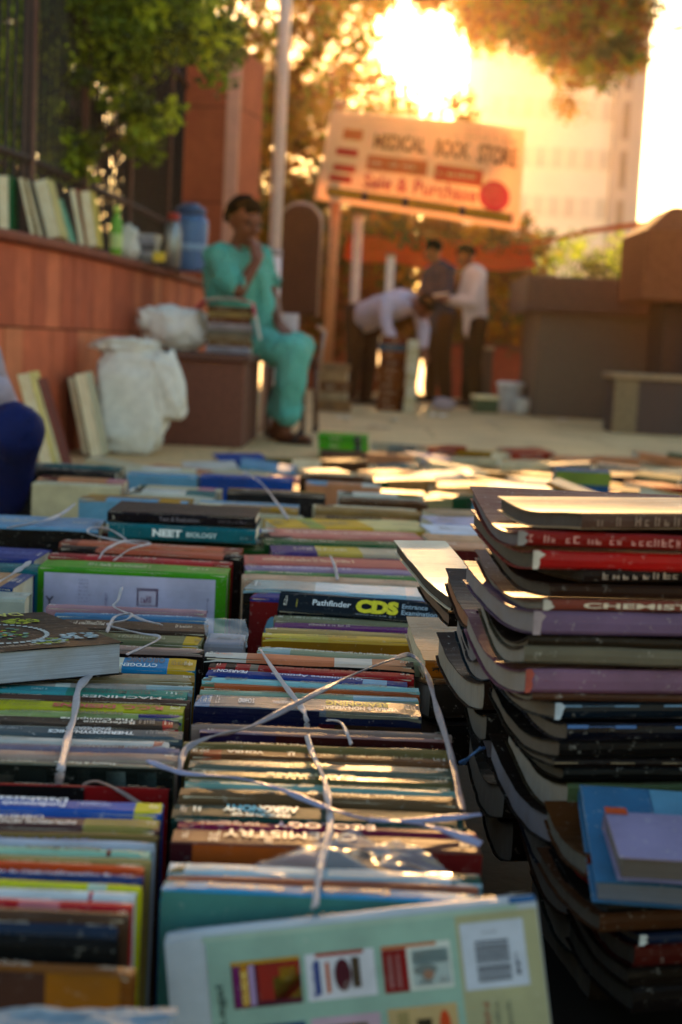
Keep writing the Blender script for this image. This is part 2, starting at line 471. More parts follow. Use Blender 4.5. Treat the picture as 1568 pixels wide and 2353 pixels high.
# litter on the far paving
rgl = random.Random(90)
for k, (px, py, cc, lb) in enumerate(((790, 962, 'e8e0d0', 'crumpled cream paper scrap on the paving by the green pile'), (905, 968, 'd8c8a8', 'tan paper scrap on the paving in front of the tall brown pile'), (1010, 958, 'f0ece4', 'white paper scrap on the paving below the blue shirted man'),
        (1135, 975, 'c8a884', 'brown paper scrap on the paving below the shining box'), (1290, 968, 'e4dccc', 'pale paper scrap on the paving before the granite block'), (1420, 985, 'd0b890', 'buff paper scrap on the paving near the coped wall'), (870, 985, 'b89878', 'dull brown leaf litter scrap nearest the far books'))):
    p = P(px, py, .004); w_ = rgl.uniform(.06, .13); v = []
    for j in range(4):
        for i in range(4): v.append(((i / 3 - .5) * w_ * 1.5, (j / 3 - .5) * w_, .006 + .03 * abs(noise.noise(Vector((i * 1.3 + k, j * 1.1, k * 2.2))))))
    o = mesh('paper_scrap', v, [(j * 4 + i, j * 4 + i + 1, j * 4 + i + 5, j * 4 + i + 4) for j in range(3) for i in range(3)], plain(cc, .8, 'scrap_' + cc)); o.location = p; o.rotation_euler = (0, 0, rgl.uniform(0, 3)); tag(o, lb, 'paper', 'litter on the paving')
# big sandstone pillar
pb = PY(490, 640, 11.6)
pr = empty('stone_pillar', (pb.x, 11.6, 0), 'tall square red sandstone gate pillar behind the seated man', 'pillar', rot=(0, 0, R(-14)))
q = MB(); q.box(-.30, .26, -.30, .30, 0, 2.78); bevel_mod(q.build('shaft', plain('b45a38', .8, "pillar_sandstone", 5, .2, .3, .006), pr), .012)
q = MB(); q.box(.17, .275, -.325, -.303, 0, 2.72); q.build('lit_edge_strip', plain('dca08c', .6, "lit_edge_pink", 9, .12, .2), pr)  # strip added for the lit right edge, the light put into its colour
q = MB()
for z in (.9, 1.62, 2.34): q.box(-.302, .262, -.302, .302, z, z + .008)
q.build('joint', plain('4a2417', .9, "pillar_joint"), pr)

# lamp post (plain metal pole)
pp = PY(640, 480, 9.35)
pl = empty('metal_pole', (pp.x - .012, 9.35, 0), 'tall pinkish white painted metal pole rising past the seated man', 'pole')
q = MB(); q.tube([(0, 0, 0), (0, 0, 1.15)], .046, 16); q.tube([(0, 0, 1.15), (0, 0, 5.2)], .040, 16); q.build('shaft', plain('e6d2d8', .35, "pole_paint", 30, .12, .1, spec=.6), pl, True)
q = MB(); q.tube([(0, 0, 1.13), (0, 0, 1.17)], .050, 16); q.build('collar', plain('a89497', .4, "pole_collar"), pl, True)

# plinth the man sits on
bl = empty('stone_plinth', (0, 0, 0), 'low brown stone plinth with overhanging slab under the seated man', 'plinth')
c0 = P(352, 1010, 0); c1 = P(556, 1030, 0); u = (c1 - c0).normalized(); n = Vector((-u.y, u.x, 0))
bl.location = (c1.x - .50, c1.y, 0); bl.rotation_euler = (0, 0, R(-1.5)); Lb = .50
q = MB(); q.box(-.05, Lb, 0, .9, 0, .465); bevel_mod(q.build('block', plain('6d4030', .7, "brown_granite", 40, .3, .3, .003), bl), .008)
q = MB(); q.box(-.08, Lb + .03, -.03, .94, .467, .505); bevel_mod(q.build('top_slab', plain('5c362a', .55, "granite_slab", 30, .3, .2, .003), bl), .008)

# ------------------------------------------------------------------ right side stonework
def at_box(name, label, cat, xl, xr, yb, ytop, Y, depth, mat, parts=None, rot=0):
    a = P(xl, yb, 0) if Y is None else Vector((PY(xl, yb, Y).x, Y, 0)); Yv = a.y
    b = PY(xr, yb, Yv); w = b.x - a.x; zt = PY((xl + xr) / 2, ytop, Yv).z
    r = empty(name, ((a.x + b.x) / 2, Yv, 0), label, cat, rot=(0, 0, R(rot)))
    return r, w, zt
gran = plain('64503e', .75, "grey_brown_granite", 60, .3, .3, .003)
gran2 = plain('583e30', .75, "brown_granite_block", 40, .3, .3, .003)
r, w, zt = at_box('granite_kiosk', 'grey brown granite block with wide projecting top slab behind the white bags', 'block', 1225, 1495, 935, 640, 13.6, 1.2, gran)
q = MB(); q.box(-w / 2, w / 2, 0, 1.2, 0, zt - .34); bevel_mod(q.build('body', gran, r), .012)
q = MB(); q.box(-w / 2 - .14, w / 2 + .03, -.12, 1.4, zt - .337, zt); bevel_mod(q.build('top_slab', gran2, r), .02)
q = MB(); q.box(-w / 2 + .02, w / 2 - .02, -.006, -.001, .02, zt - .36); q.build('face_panel', plain('5c4e40', .7, "granite_panel", 80, .25, .2, .002), r)
a = P(1505, 965, 0); Yk = 12.6
r = empty('chamfered_pillar', (PY(1510, 800, Yk).x + .35, Yk, 0), 'square brown stone pillar with a chamfered cap at the right edge', 'pillar')
q = MB(); q.box(-.36, .5, -.28, .4, 0, 1.078); bevel_mod(q.build('shaft', plain('3c2015', .8, "dark_brown_stone", 20, .3, .3), r), .01)
q = MB()
zz = (1.08, 1.66, 1.87); hw = .62; ch = .24
v = [Vector((sx * s, sy * s * .9, z)) for z, s in ((zz[0], hw), (zz[1], hw), (zz[2], hw - ch)) for sx, sy in ((-1, -1), (1, -1), (1, 1), (-1, 1))]
q.add(v, [(3, 2, 1, 0)] + [(i * 4 + k, i * 4 + (k + 1) % 4, i * 4 + 4 + (k + 1) % 4, i * 4 + 4 + k) for i in range(2) for k in range(4)] + [(8, 9, 10, 11)])
bevel_mod(q.build('cap', plain('7a4630', .95, "cap_sandstone", 30, .25, .2, spec=.05), r), .01)
Yk = 11.4
r = empty('coped_wall', (PY(1412, 900, Yk).x, Yk, 0), 'low dark stone wall with pale coping in the right foreground of the plaza', 'wall')
q = MB(); q.box(0, 2.6, 0, .4, 0, .425); bevel_mod(q.build('body', plain('4a3a36', .8, "dark_granite", 60, .3, .3), r), .01)
q = MB(); q.box(-.03, 2.7, -.03, .43, .427, .475); bevel_mod(q.build('coping', plain('8c7458', .7, "pale_coping", 30, .25, .2), r), .008)
q = MB(); q.box(.0, .19, -.008, -.001, 0, .42); q.build('end_face', plain('7d684c', .8, "pale_end_stone", 40, .25, .2), r)
# low red wall between, grey post
r = empty('brick_wall', (2.2, 17.5, 0), 'low orange red wall seen between the two browsers and the granite block', 'wall')
q = MB(); q.box(-1.2, 1.6, 0, .3, 0, .62); q.build('body', plain('9a4028', .85, "red_render", 10, .25, .3), r)
q = MB(); q.box(-1.22, 1.62, -.03, .33, .62, .68); q.build('coping', plain('6a3020', .8, "red_coping", 10, .25, .3), r)
p = PY(1108, 900, 15.6)
r = empty('stone_bollard', (p.x, 15.6, 0), 'short grey stone post right behind the man in the white shirt', 'bollard')
q = MB(); q.box(-.09, .09, -.09, .09, 0, .60); bevel_mod(q.build('post', plain('5a4a42', .8, "grey_stone", 40, .25, .3), r), .01)
q = MB(); q.box(-.10, .10, -.10, .10, .602, .64); bevel_mod(q.build('cap', plain('a8957c', .7, "pale_stone_cap"), r), .008)

# tower block far behind
Yt = 95
x0 = PY(1100, 400, Yt).x; x1 = PY(1402, 400, Yt).x; x2 = PY(1470, 400, Yt).x
r = empty('tower_block', (x0, Yt, 0), 'tall cream office tower with many bands of windows behind the trees', 'building')
q = MB(); q.box(0, x1 - x0, 0, 16, 0, 42); q.build('wall', plain('f2e6d4', .8, "cream_render", .5, .08, 0), r)
q = MB(); q.box(x1 - x0 + .003, x2 - x0, -.6, 14, 0, 40); q.build('stair_tower', plain('b4a8a2', .8, "grey_render", .5, .1, 0), r)
wm = plain('d8cbbb', .3, "tinted_glass", .6, .15, 0)
for k in range(12):
    q = MB(); z = 3.2 + k * 3.1
    for j in range(9): q.box(.5 + j * 1.02, 1.28 + j * 1.02, -.05, .2, z, z + 1.3)
    q.build('window_band', wm, r)
q = MB()
for k in range(12): q.box(x1 - x0 + .5, x1 - x0 + .9, -.65, -.3, 2 + k * 3.1, 4.4 + k * 3.1)
q.build('window_strip', plain('6f6560', .4, "dark_glass"), r)

# ------------------------------------------------------------------ foliage
def leaves(name, clumps, nleaf, size, mats, parent, seed=1, droop=.3):
    rg = random.Random(seed); v = []; f = []; mi = []
    org = parent.location if parent else Vector((0, 0, 0))
    nm = len(mats) if isinstance(mats, list) else 1
    for c, rad in clumps:
        m = rg.randrange(nm)
        for _ in range(nleaf):
            d = Vector((rg.gauss(0, 1), rg.gauss(0, 1), rg.gauss(0, .8))); d = d.normalized() * rad * rg.random() ** .45
            p = c + d - org
            a = Vector((rg.gauss(0, 1), rg.gauss(0, 1), rg.gauss(-droop, .8))).normalized()
            b = a.cross(Vector((rg.gauss(0, 1), rg.gauss(0, 1), rg.gauss(0, 1)))).normalized()
            s = size * rg.uniform(.6, 1.35); n2 = a.cross(b) * s * .12; k = len(v)
            v += [p, p + a * s * .5 + b * s * .24 + n2, p + a * s, p + a * s * .5 - b * s * .24 + n2]
            f.append((k, k + 1, k + 2, k + 3)); mi.append(m)
    return mesh(name, v, f, mats, parent, mi)
def region(n, poly_fn, Y0, Y1, r0, r1, seed, box):
    rg = random.Random(seed); out = []; tries = 0
    while len(out) < n and tries < n * 60:
        tries += 1
        x = rg.uniform(box[0], box[2]); y = rg.uniform(box[1], box[3])
        if rg.random() > poly_fn(x, y): continue
        Y = rg.uniform(Y0, Y1); out.append((PY(x, y, Y), rg.uniform(r0, r1)))
    return out
def limb_mesh(name, lines, mat, parent):
    q = MB(); org = parent.location
    for pts, r0, r1 in lines:
        n_ = len(pts); q.tube([Vector(p) - org for p in pts], [r0 + (r1 - r0) * i / (n_ - 1) for i in range(n_)], 8)
    return q.build(name, mat, parent, True)
bark = plain('3b2a1e', .9, "bark", 18, .4, .8, .01)
lf_dark = leafm('34430f', .35, "dark_leaves"); lf_mid = leafm('5a7416', .5, "mid_green_leaves"); lf_lite = leafm('96b028', .5, "light_green_leaves")
lf_gold = leafm('7c6a14', .65, "backlit_leaves", 'b47a14'); lf_brown = leafm('5a3a0e', .45, "brown_leaves", '84500f')

# tree hanging over the fence on the left
t = empty('overhanging_tree', (-2.9, 9.5, 0), 'leafy green tree hanging low over the fence at the upper left', 'tree')
limb_mesh('trunk', [([(-2.9, 9.5, 0), (-2.85, 9.4, 1.6), (-2.6, 9.2, 2.6), (-2.0, 9, 3.2)], .16, .07), ([(-2.85, 9.4, 1.6), (-2.2, 8.8, 2.2), (-1.3, 8.4, 2.5)], .06, .02),
                     ([(-2.6, 9.2, 2.6), (-1.6, 9.3, 2.9), (-.7, 9.5, 2.8)], .06, .02), ([(-2.6, 9.2, 2.6), (-2.3, 8, 2.6), (-1.8, 7.2, 2.3)], .06, .02)], bark, t)
def dl(x, y):
    top = 1.0 if y < 130 - .05 * x else 0
    edge = 330 - .42 * x + 40 * math.sin(x / 37) + 30 * math.sin(x / 15)
    if x > 530: return 0
    if y < edge * .62: return 1
    if y < edge: return .55
    return 0
cl1 = region(520, dl, 7.6, 9.6, .07, .15, 5, (-60, -150, 545, 420))
cl1 += region(16, lambda x, y: 1, 7.6, 8.6, .05, .10, 6, (60, 240, 150, 320)) + region(22, lambda x, y: 1, 8.0, 8.8, .06, .11, 7, (290, 240, 400, 370))
cl1 += region(26, lambda x, y: 1, 7.6, 8.6, .06, .11, 8, (120, 320, 215, 400)) + region(40, lambda x, y: 1, 7.6, 8.6, .06, .12, 9, (0, 190, 130, 320)) + region(26, lambda x, y: 1, 9, 9.6, .05, .09, 9, (400, 60, 545, 130))
leaves('crown', cl1, 34, .055, [lf_mid, lf_mid, lf_dark, lf_lite], t, 11)
# dark shrubbery behind the railing
t = empty('dark_hedge', (-2.6, 11, 0), 'dark brown green hedge standing behind the railing', 'hedge')
limb_mesh('stems', [([(-2.6 + dx, 11 + dy, 0), (-2.5 + dx, 11 + dy, 1.2), (-2.4 + dx * 1.1, 11 + dy, 2.4)], .03, .015) for dx, dy in ((0, 0), (-.6, -1.2), (.7, 1), (.4, -.3), (-.2, 1.6))], bark, t)
rg = random.Random(21); hc = []
for _ in range(900): hc.append((Vector((rg.uniform(-4.6, -1.75), 0, rg.uniform(.1, 3.9))), rg.uniform(.14, .26)))
for i in range(len(hc)):
    c, r_ = hc[i]; tt = (c.x + 4.6) / 2.85; c.y = rg.uniform(8.8, 15.0) if c.x < -2.0 else rg.uniform(12.4, 15)
hc = [(c, r_) for c, r_ in hc]
leaves('foliage', hc, 26, .12, [leafm('231a0c', .1, "hedge_leaves", '2f2610'), leafm('2b220e', .12, "hedge_leaves_brown", '3a2a12')], t, 22)

# big backlit tree behind the banner, its canopy across the top with gaps to the sky
t = empty('backlit_tree', (-2.2, 20, 0), 'large backlit tree with orange lit leaves behind the banner, sun behind it', 'tree')
limb_mesh('trunk', [([(-2.2, 20, 0), (-2.1, 20, 1.6), (-1.8, 19.8, 2.8)], .24, .15), ([(-1.8, 19.8, 2.8), (-.8, 19.5, 4.2), (.2, 19, 5.6), (2.4, 18.5, 6.2)], .11, .05), ([(-1.8, 19.8, 2.8), (-2.0, 20, 4.2), (-1.7, 20, 5.6)], .12, .05),
                     ([(-.8, 19.5, 4.2), (-.3, 18.8, 4.0)], .04, .012), ([(2.4, 18.5, 6.2), (4, 18, 5.8), (5, 18, 5.4)], .04, .012)], bark, t)
def dc(x, y):
    ex = ((x - 968) / 118) ** 2 + ((y - 95) / 160) ** 2
    if ex < .80: return 0 if ex < .45 else .10
    if ex < 1.7: return .22 if x > 930 else .85
    if x < 1090:
        return .55 if y < 180 else .9
    lo = 95 + 120 * math.exp(-((x - 1330) / 130) ** 2) + 50 * math.sin(x / 40)
    if y > lo: return 0
    if x > 1480 and y > 0: return .12
    band = abs(y - (60 + .1 * (x - 1090)))
    if band < 55 and 1100 < x < 1420: return .16
    return .38
cb = region(420, dc, 16.5, 20.5, .12, .26, 31, (540, -260, 1590, 320))
cb += region(90, lambda x, y: 1, 16.5, 19, .14, .30, 35, (1050, -80, 1300, 70)) + region(110, lambda x, y: .8 if y < 90 + .22 * (x - 1060) else 0, 16.5, 19, .12, .22, 36, (1060, -20, 1480, 190)) + region(30, lambda x, y: 1, 17, 19, .10, .18, 37, (850, -40, 1090, 30))
cb += region(330, lambda x, y: (0 if ((x - 968) / 118) ** 2 + ((y - 95) / 160) ** 2 < 1.1 else 1) if x < 1060 else (.75 if y < 30 + 100 * math.exp(-((x - 1330) / 150) ** 2) else 0), 17, 20, .30, .42, 33, (540, -120, 1480, 300))
leaves('crown', cb, 46, .085, [lf_gold, lf_brown, lf_gold, lf_brown, lf_mid], t, 32)
t = empty('brown_thicket', (-.5, 19, 0), 'brown green thicket filling the gap between pillar and banner', 'shrub')
limb_mesh('stems', [([(-1.6 + .5 * k, 19 + .3 * (k % 3), 0), (-1.5 + .5 * k, 19, 1.2), (-1.4 + .45 * k, 19, 2.4)], .035, .015) for k in range(8)], bark, t)
def dt(x, y):
    if x > 1195 and y < 530: return 0
    if x > 700 and y < 435 + (x - 722) * .16 and x < 1215: return 0
    return 1 if (y > 180 or x < 850) else .0
ct = region(130, lambda x, y: 1, 18, 21, .2, .34, 43, (760, 560, 1240, 815)) + region(120, lambda x, y: 1, 17.5, 20, .2, .34, 44, (555, 200, 770, 620)) + region(70, lambda x, y: 1 if 440 + (x - 722) * .16 < y < 560 + (x - 722) * .1 else 0, 17.8, 19, .16, .28, 45, (700, 430, 1200, 620)) + region(400, dt, 17.5, 21, .2, .34, 41, (540, 150, 1240, 800))
leaves('foliage', ct, 42, .12, [lf_brown, lf_brown, lf_gold, lf_dark], t, 42)
# hanging branch in front at the upper right
t = empty('hanging_branch_tree', (6.4, 15.5, 0), 'tree outside the right edge whose dark leafy branch hangs into the bright sky', 'tree')
limb_mesh('trunk', [([(6.4, 15.5, 0), (6.3, 15.5, 2.5), (5.8, 15.3, 4.2)], .2, .12), ([(5.8, 15.3, 4.2), (4.2, 15, 4.6), (2.9, 14.8, 4.0)], .06, .008)], bark, t)
def dh(x, y):
    lo = 60 + 150 * math.exp(-((x - 1340) / 120) ** 2); 
    if 1400 < x < 1470 and y < 150: return .6
    return .7 if (lo * .5 - 10 < y < lo + 10 and 1150 < x < 1450) else (.35 if y < 60 else 0)
leaves('crown', region(110, dh, 13.5, 15.5, .06, .14, 51, (1130, -120, 1600, 240)), 26, .085, [lf_dark, lf_mid, lf_brown], t, 52)
# feathery green shrubs at right, in front of the tower
t = empty('feathery_palm', (4.3, 24, 0), 'feathery light green palm like shrub in front of the tower', 'shrub')
rg = random.Random(61); fl = MB()
for k in range(70):
    base = Vector((rg.uniform(-1.6, 1.5), rg.uniform(-.8, .8), rg.uniform(.9, 1.6))); az = rg.uniform(0, 2 * math.pi); ln = rg.uniform(.8, 1.35)
    d = Vector((math.cos(az), math.sin(az) * .7, 0)); pts = [base + d * ln * s + Vector((0, 0, ln * (.9 * s - .75 * s * s))) for s in [i / 9 for i in range(10)]]
    for i in range(1, 10):
        a = (pts[i] - pts[i - 1]).normalized(); sd = a.cross(Vector((0, 0, 1))).normalized()
        for sg in (-1, 1):
            q = pts[i]; e = q + (sd * sg * .26 + a * .16 - Vector((0, 0, .10))) * (1 - abs(i / 9 - .5))
            fl.add([q, q + a * .05, e + a * .02, e], [(0, 1, 2, 3)])
fl.build('fronds', leafm('6f8030', .5, "palm_fronds"), t)
limb_mesh('stems', [([Vector((4.3, 24, 0)) + Vector((dx, 0, 0)), Vector((4.3, 24, 1.4)) + Vector((dx, .1, 0))], .05, .04) for dx in (-1.4, -.7, 0, .6, 1.2)], bark, t)
t = empty('low_shrub', (3.6, 21.5, 0), 'low dense olive green bush behind the tarpaulin end', 'shrub')
limb_mesh('stems', [([(3.6 + dx, 21.5, 0), (3.6 + dx * 1.2, 21.5, .9)], .03, .015) for dx in (-1.5, -.8, 0, .8, 1.5)], bark, t)
leaves('foliage', region(230, lambda x, y: 1 if y > 560 + .0 * x else .6, 20.5, 23.5, .18, .3, 71, (1090, 545, 1620, 800)), 36, .10, [lf_mid, lf_dark, lf_lite, lf_dark], t, 72)

# ------------------------------------------------------------------ banner, poles, tarpaulin
Yb = 13.8
TL, TR, BR, BL = PY(762, 252, Yb), PY(1210, 296, Yb), PY(1193, 530, Yb - .1), PY(724, 456, Yb - .1)
def bf(u, v, d=0.0):
    p = (BL * (1 - u) + BR * u) * (1 - v) + (TL * (1 - u) + TR * u) * v
    return p + Vector((0, .05 * math.sin(u * 6 + 1) * (.4 + v) - d, 0))
br = empty('shop_banner', tuple(bf(.5, 0)), 'cream printed cloth banner reading MEDICAL BOOK STORE tied between poles', 'banner')
bo = Vector(bf(.5, 0)); f_ = lambda u, v, d=0: bf(u, v, d) - bo
nx, ny = 24, 10
v = [f_(i / nx, j / ny) for j in range(ny + 1) for i in range(nx + 1)] ; v += [p + Vector((0, .003, 0)) for p in v]
K = (nx + 1) * (ny + 1)
f = [(j * (nx + 1) + i, j * (nx + 1) + i + 1, (j + 1) * (nx + 1) + i + 1, (j + 1) * (nx + 1) + i) for j in range(ny) for i in range(nx)]
f += [tuple(K + q for q in p[::-1]) for p in f]
mesh('cloth', v, f, clothm('f2caa4', .5, "banner_cloth", .6, 4), br)
def sub(fn, u0, v0, u1, v1, n, q, m):
    for i in range(n):
        a = u0 + (u1 - u0) * i / n; b = u0 + (u1 - u0) * (i + 1) / n
        q.add([fn(a, v0), fn(b, v0), fn(b, v1), fn(a, v1)], [(0, 1, 2, 3)], m)
g1 = lambda u, v: f_(u, v, .006); g2 = lambda u, v: f_(u, v, .012)
tc = lambda c, t=.5: clothm(c, t, "banner_ink", .6, 4)
def band(u0, v0, u1, v1, n, c, fn=g1):
    q = MB(); sub(fn, u0, v0, u1, v1, n, q, 0); q.build('printed_band', tc(c), br)
def word(s, u0, u1, v0, v1, c, fn=g2, w=.02, b=.03):
    q = MB()
    if s: add_text(q, s, fn, u0, u1, v0, v1, 0, bold=b)
    else: add_marks(q, fn, u0, u1, v0, v1, 0, w=w)
    q.build('lettering', tc(c), br)
band(.22, .40, .52, .56, 8, 'cc6a35'); band(.56, .37, .80, .54, 8, 'cc3d2a'); band(.05, .055, .965, .155, 20, '302a3c')
for a, b in ((.06, .22), (.25, .42), (.45, .70), (.73, .95)): band(a, .07, b, .14, 5, 'e0a52a', g2)
for a, b, c_, d_, e in ((.06, .52, .17, .60, 'cc3d2a'), (.06, .34, .17, .42, 'cc3d2a'), (.08, .70, .18, .82, 'cc6a35'), (.05, .22, .16, .30, 'cc3d2a')): band(a, b, c_, d_, 3, e)
word("MEDICAL", .24, .50, .63, .80, '3a2420'); word("BOOK", .55, .725, .62, .80, '3a2420'); word("STORE", .765, .965, .61, .80, '3a2420')
word("Sale & Purchase", .22, .78, .20, .36, 'b0304a', b=.02); word(None, .70, .95, .90, .94, 'b0304a'); word(None, .64, .96, .84, .875, '4a2a20')
word(None, .24, .50, .46, .50, 'f0d8b8'); word(None, .58, .78, .44, .48, 'f0d8b8')
for a, b in ((.07, .21), (.26, .41), (.46, .69), (.74, .94)): word(None, a, b, .09, .12, '4a2a20', lambda u, v: f_(u, v, .018), .012)
q = MB(); q.add([g2(.865 + .078 * math.cos(a), .30 + .155 * math.sin(a)) for a in [k * math.pi / 14 for k in range(28)]], [tuple(range(28))], 0)
add_marks(q, lambda u, v: f_(u, v, .018), .82, .91, .36, .38, 1, w=.01); add_marks(q, lambda u, v: f_(u, v, .018), .805, .925, .29, .32, 1, w=.01); add_marks(q, lambda u, v: f_(u, v, .018), .82, .91, .22, .245, 1, w=.01)
q.build('round_badge', [tc('d8204a'), tc('e87088')], br)
def pole(x, yt, Y, rad, c, label, h=None):
    p = PY(x, yt, Y); r = empty('support_pole', (p.x, Y, 0), label, 'pole'); q = MB(); z = p.z
    q.tube([(0, 0, 0), (0, 0, z)], rad, 12); q.build('shaft', plain(c, .5, "pole_paint_" + c, 20, .2, .1), r, True)
    q = MB(); q.tube([(0, 0, z), (0, 0, z + .03)], rad * 1.2, 12); q.tube([(0, 0, 0), (0, 0, .02)], rad * 2.2, 12); q.build('end_cap', plain('8a7468', .6, "pole_cap"), r, True)
pole(782, 240, 14.0, .05, 'c07a50', 'orange tinted pole holding up the left end of the banner')
pole(825, 500, 14.4, .045, 'c4b0a8', 'pale grey pole just right of the orange one beneath the banner')
pole(899, 590, 15.6, .045, 'd8d0c4', 'short white pole behind the bending man')
# tarpaulin
tr = empty('red_tarpaulin', (.9, 17.2, 0), 'orange red tarpaulin awning stretched low behind the browsers', 'awning')
Yq = 17.2
def tf(u, v, d=0):
    a = PY(800, 512, Yq); b = PY(1243, 548, Yq); c = PY(1215, 622, Yq + .0); e = PY(790, 600, Yq)
    top = a.lerp(b, u); bot = e.lerp(c, u); p = bot.lerp(top, v); p.z -= .05 * math.sin(u * math.pi) * (1 - v) * 1.0 + .02 * math.sin(u * 17) * (1 - v)
    p.y += -.5 + v * 1.6 + d + .03 * math.sin(u * 22); return p - Vector((.9, 17.2, 0))
v = [tf(i / 24, j / 6) for j in range(7) for i in range(25)]; v += [p + Vector((0, 0, .004)) for p in v]
f = [(j * 25 + i, j * 25 + i + 1, (j + 1) * 25 + i + 1, (j + 1) * 25 + i) for j in range(6) for i in range(24)]; f += [tuple(175 + q for q in p[::-1]) for p in f]
mesh('sheet', v, f, clothm('ec4406', .45, "tarpaulin", .9, 3), tr)
q = MB(); q.tube([tf(1, 1), PY(1360, 530, 16.6) - Vector((.9, 17.2, 0)), PY(1485, 514, 16) - Vector((.9, 17.2, 0))], [.015, .03, .035], 6); q.build('strap', clothm('c84a1c', .2, "orange_strap"), tr)
# kiosk wall behind them
r = empty('kiosk', (PY(830, 700, 18.2).x, 18.2, 0), 'brown orange shuttered kiosk under the tarpaulin', 'kiosk')
q = MB(); q.box(-1.1, .25, 0, 1.2, 0, 1.85); q.build('wall', plain('8a3e1c', .8, "kiosk_paint", 6, .25, .2), r)
q = MB(); q.box(-1.2, .35, -.15, 1.3, 1.852, 1.95); q.build('roof', plain('5a2c18', .8, "kiosk_roof"), r)
q = MB()
for k in range(9): q.box(-1.0, -.1, -.02, -.002, .3 + k * .15, .43 + k * .15)
q.build('shutter', plain('9a5028', .6, "shutter_paint"), r)

# ------------------------------------------------------------------ people
def remesh(mb, name, mats, parent, vox=.008, smooth=6, paint=None):
    me = bpy.data.meshes.new(name); me.from_pydata([tuple(v) for v in mb.v], [], mb.f); me.update()
    o = bpy.data.objects.new(name, me); link(o)
    md = o.modifiers.new("r", 'REMESH'); md.mode = 'VOXEL'; md.voxel_size = vox
    sm = o.modifiers.new("s", 'SMOOTH'); sm.iterations = smooth; sm.factor = .5
    dg = bpy.context.evaluated_depsgraph_get(); dg.update()
    m2 = bpy.data.meshes.new_from_object(o.evaluated_get(dg)); m2.name = name
    o.modifiers.clear(); o.data = m2; bpy.data.meshes.remove(me)
    m2.materials.clear()
    for m in mats: m2.materials.append(m)
    m2.polygons.foreach_set('use_smooth', [True] * len(m2.polygons))
    o.parent = parent
    return o
_ico = None
def ball(mb, c, r, sc=(1, 1, 1), rot=None):
    global _ico
    if _ico is None:
        bm = bmesh.new(); bmesh.ops.create_icosphere(bm, subdivisions=2, radius=1)
        _ico = ([v.co.copy() for v in bm.verts], [[v.index for v in f.verts] for f in bm.faces]); bm.free()
    S = Vector(sc); out = []
    for v in _ico[0]:
        p = Vector((v.x * S.x, v.y * S.y, v.z * S.z)) * r
        if rot is not None: p = rot @ p
        out.append(p + Vector(c))
    mb.add(out, _ico[1])
def limb(mb, pts, rs, sc=(1, 1, 1), dens=.35):
    """smoothly tapering chain of overlapping balls, fused later by the remesh"""
    pts = [Vector(p) for p in pts]
    for i in range(len(pts) - 1):
        a, b = pts[i], pts[i + 1]; L = (b - a).length; n = max(2, int(L / (min(rs[i], rs[i + 1]) * dens)) + 1); n = min(n, 26)
        for k in range(n + 1):
            t = k / n; ball(mb, a.lerp(b, t), rs[i] + (rs[i + 1] - rs[i]) * t, sc)
def hand(mb, wrist, dirv, palmn, s=1.0, curl=.5, side=1):
    """palm, four unequal bent fingers and a thumb; dirv = towards the fingertips, palmn = out of the palm"""
    d = Vector(dirv).normalized(); n = Vector(palmn); n = (n - d * n.dot(d)).normalized(); x = d.cross(n) * side
    w = Vector(wrist)
    for i in range(4):
        for j in range(3):
            ball(mb, w + d * (.02 + .026 * j) * s + x * (-.026 + .0175 * i) * s, .0155 * s)
    for i, (L, o) in enumerate(((.062, -.030), (.074, -.010), (.069, .010), (.054, .029))):
        p = w + d * .085 * s + x * o * s; a = 0
        dd = d.copy(); pts = [p]
        for seg in (.42, .32, .26):
            a += curl * (.5 if seg > .4 else .9)
            dd = d * math.cos(a) + n * math.sin(a); p = p + dd * L * seg * s; pts.append(p)
        limb(mb, pts, [.0098 * s, .0092 * s, .0085 * s, .0074 * s], dens=.6)
    p0 = w + d * .028 * s - x * .030 * s; t1 = p0 + (d * .5 - x * .8 + n * .35).normalized() * .034 * s; t2 = t1 + (d * .85 - x * .25 + n * .45).normalized() * .028 * s
    limb(mb, [p0, t1, t2], [.0135 * s, .011 * s, .009 * s], dens=.5)
def head(mb, c, R3, s=1.0):
    """skull, jaw, nose, brow, lips, ears; R3 turns the face from -Y"""
    T = lambda x, y, z: Vector(c) + R3 @ (Vector((x, y, z)) * s)
    ball(mb, T(0, .012, .028), .094 * s, (.82, 1.0, .98), R3); ball(mb, T(0, -.022, -.035), .066 * s, (.88, .98, 1.15), R3)
    ball(mb, T(0, -.048, -.085), .028 * s, (1.2, 1, .9), R3)
    limb(mb, [T(0, -.088, .012), T(0, -.108, -.022)], [.010 * s, .016 * s]); ball(mb, T(.014, -.094, -.027), .011 * s); ball(mb, T(-.014, -.094, -.027), .011 * s)
    for q in (-1, 1):
        ball(mb, T(.032 * q, -.078, .030), .018 * s, (1.4, .6, .55), R3); ball(mb, T(.078 * q, .012, -.005), .022 * s, (.35, .75, 1.25), R3)
        ball(mb, T(.040 * q, -.062, -.02), .022 * s, (1, .8, 1), R3)
    ball(mb, T(0, -.088, -.056), .020 * s, (1.25, .6, .35), R3); ball(mb, T(0, -.086, -.066), .019 * s, (1.1, .6, .35), R3)
def face_parts(parent, c, R3, s=1.0):
    T = lambda x, y, z: Vector(c) + R3 @ (Vector((x, y, z)) * s)
    for q in (-1, 1):
        b = MB(); ball(b, T(.031 * q, -.083, .012), .0105 * s, (1.3, .6, .8), R3); b.build('eye', plain('1a120e', .3, "dark_eye"), parent, True)
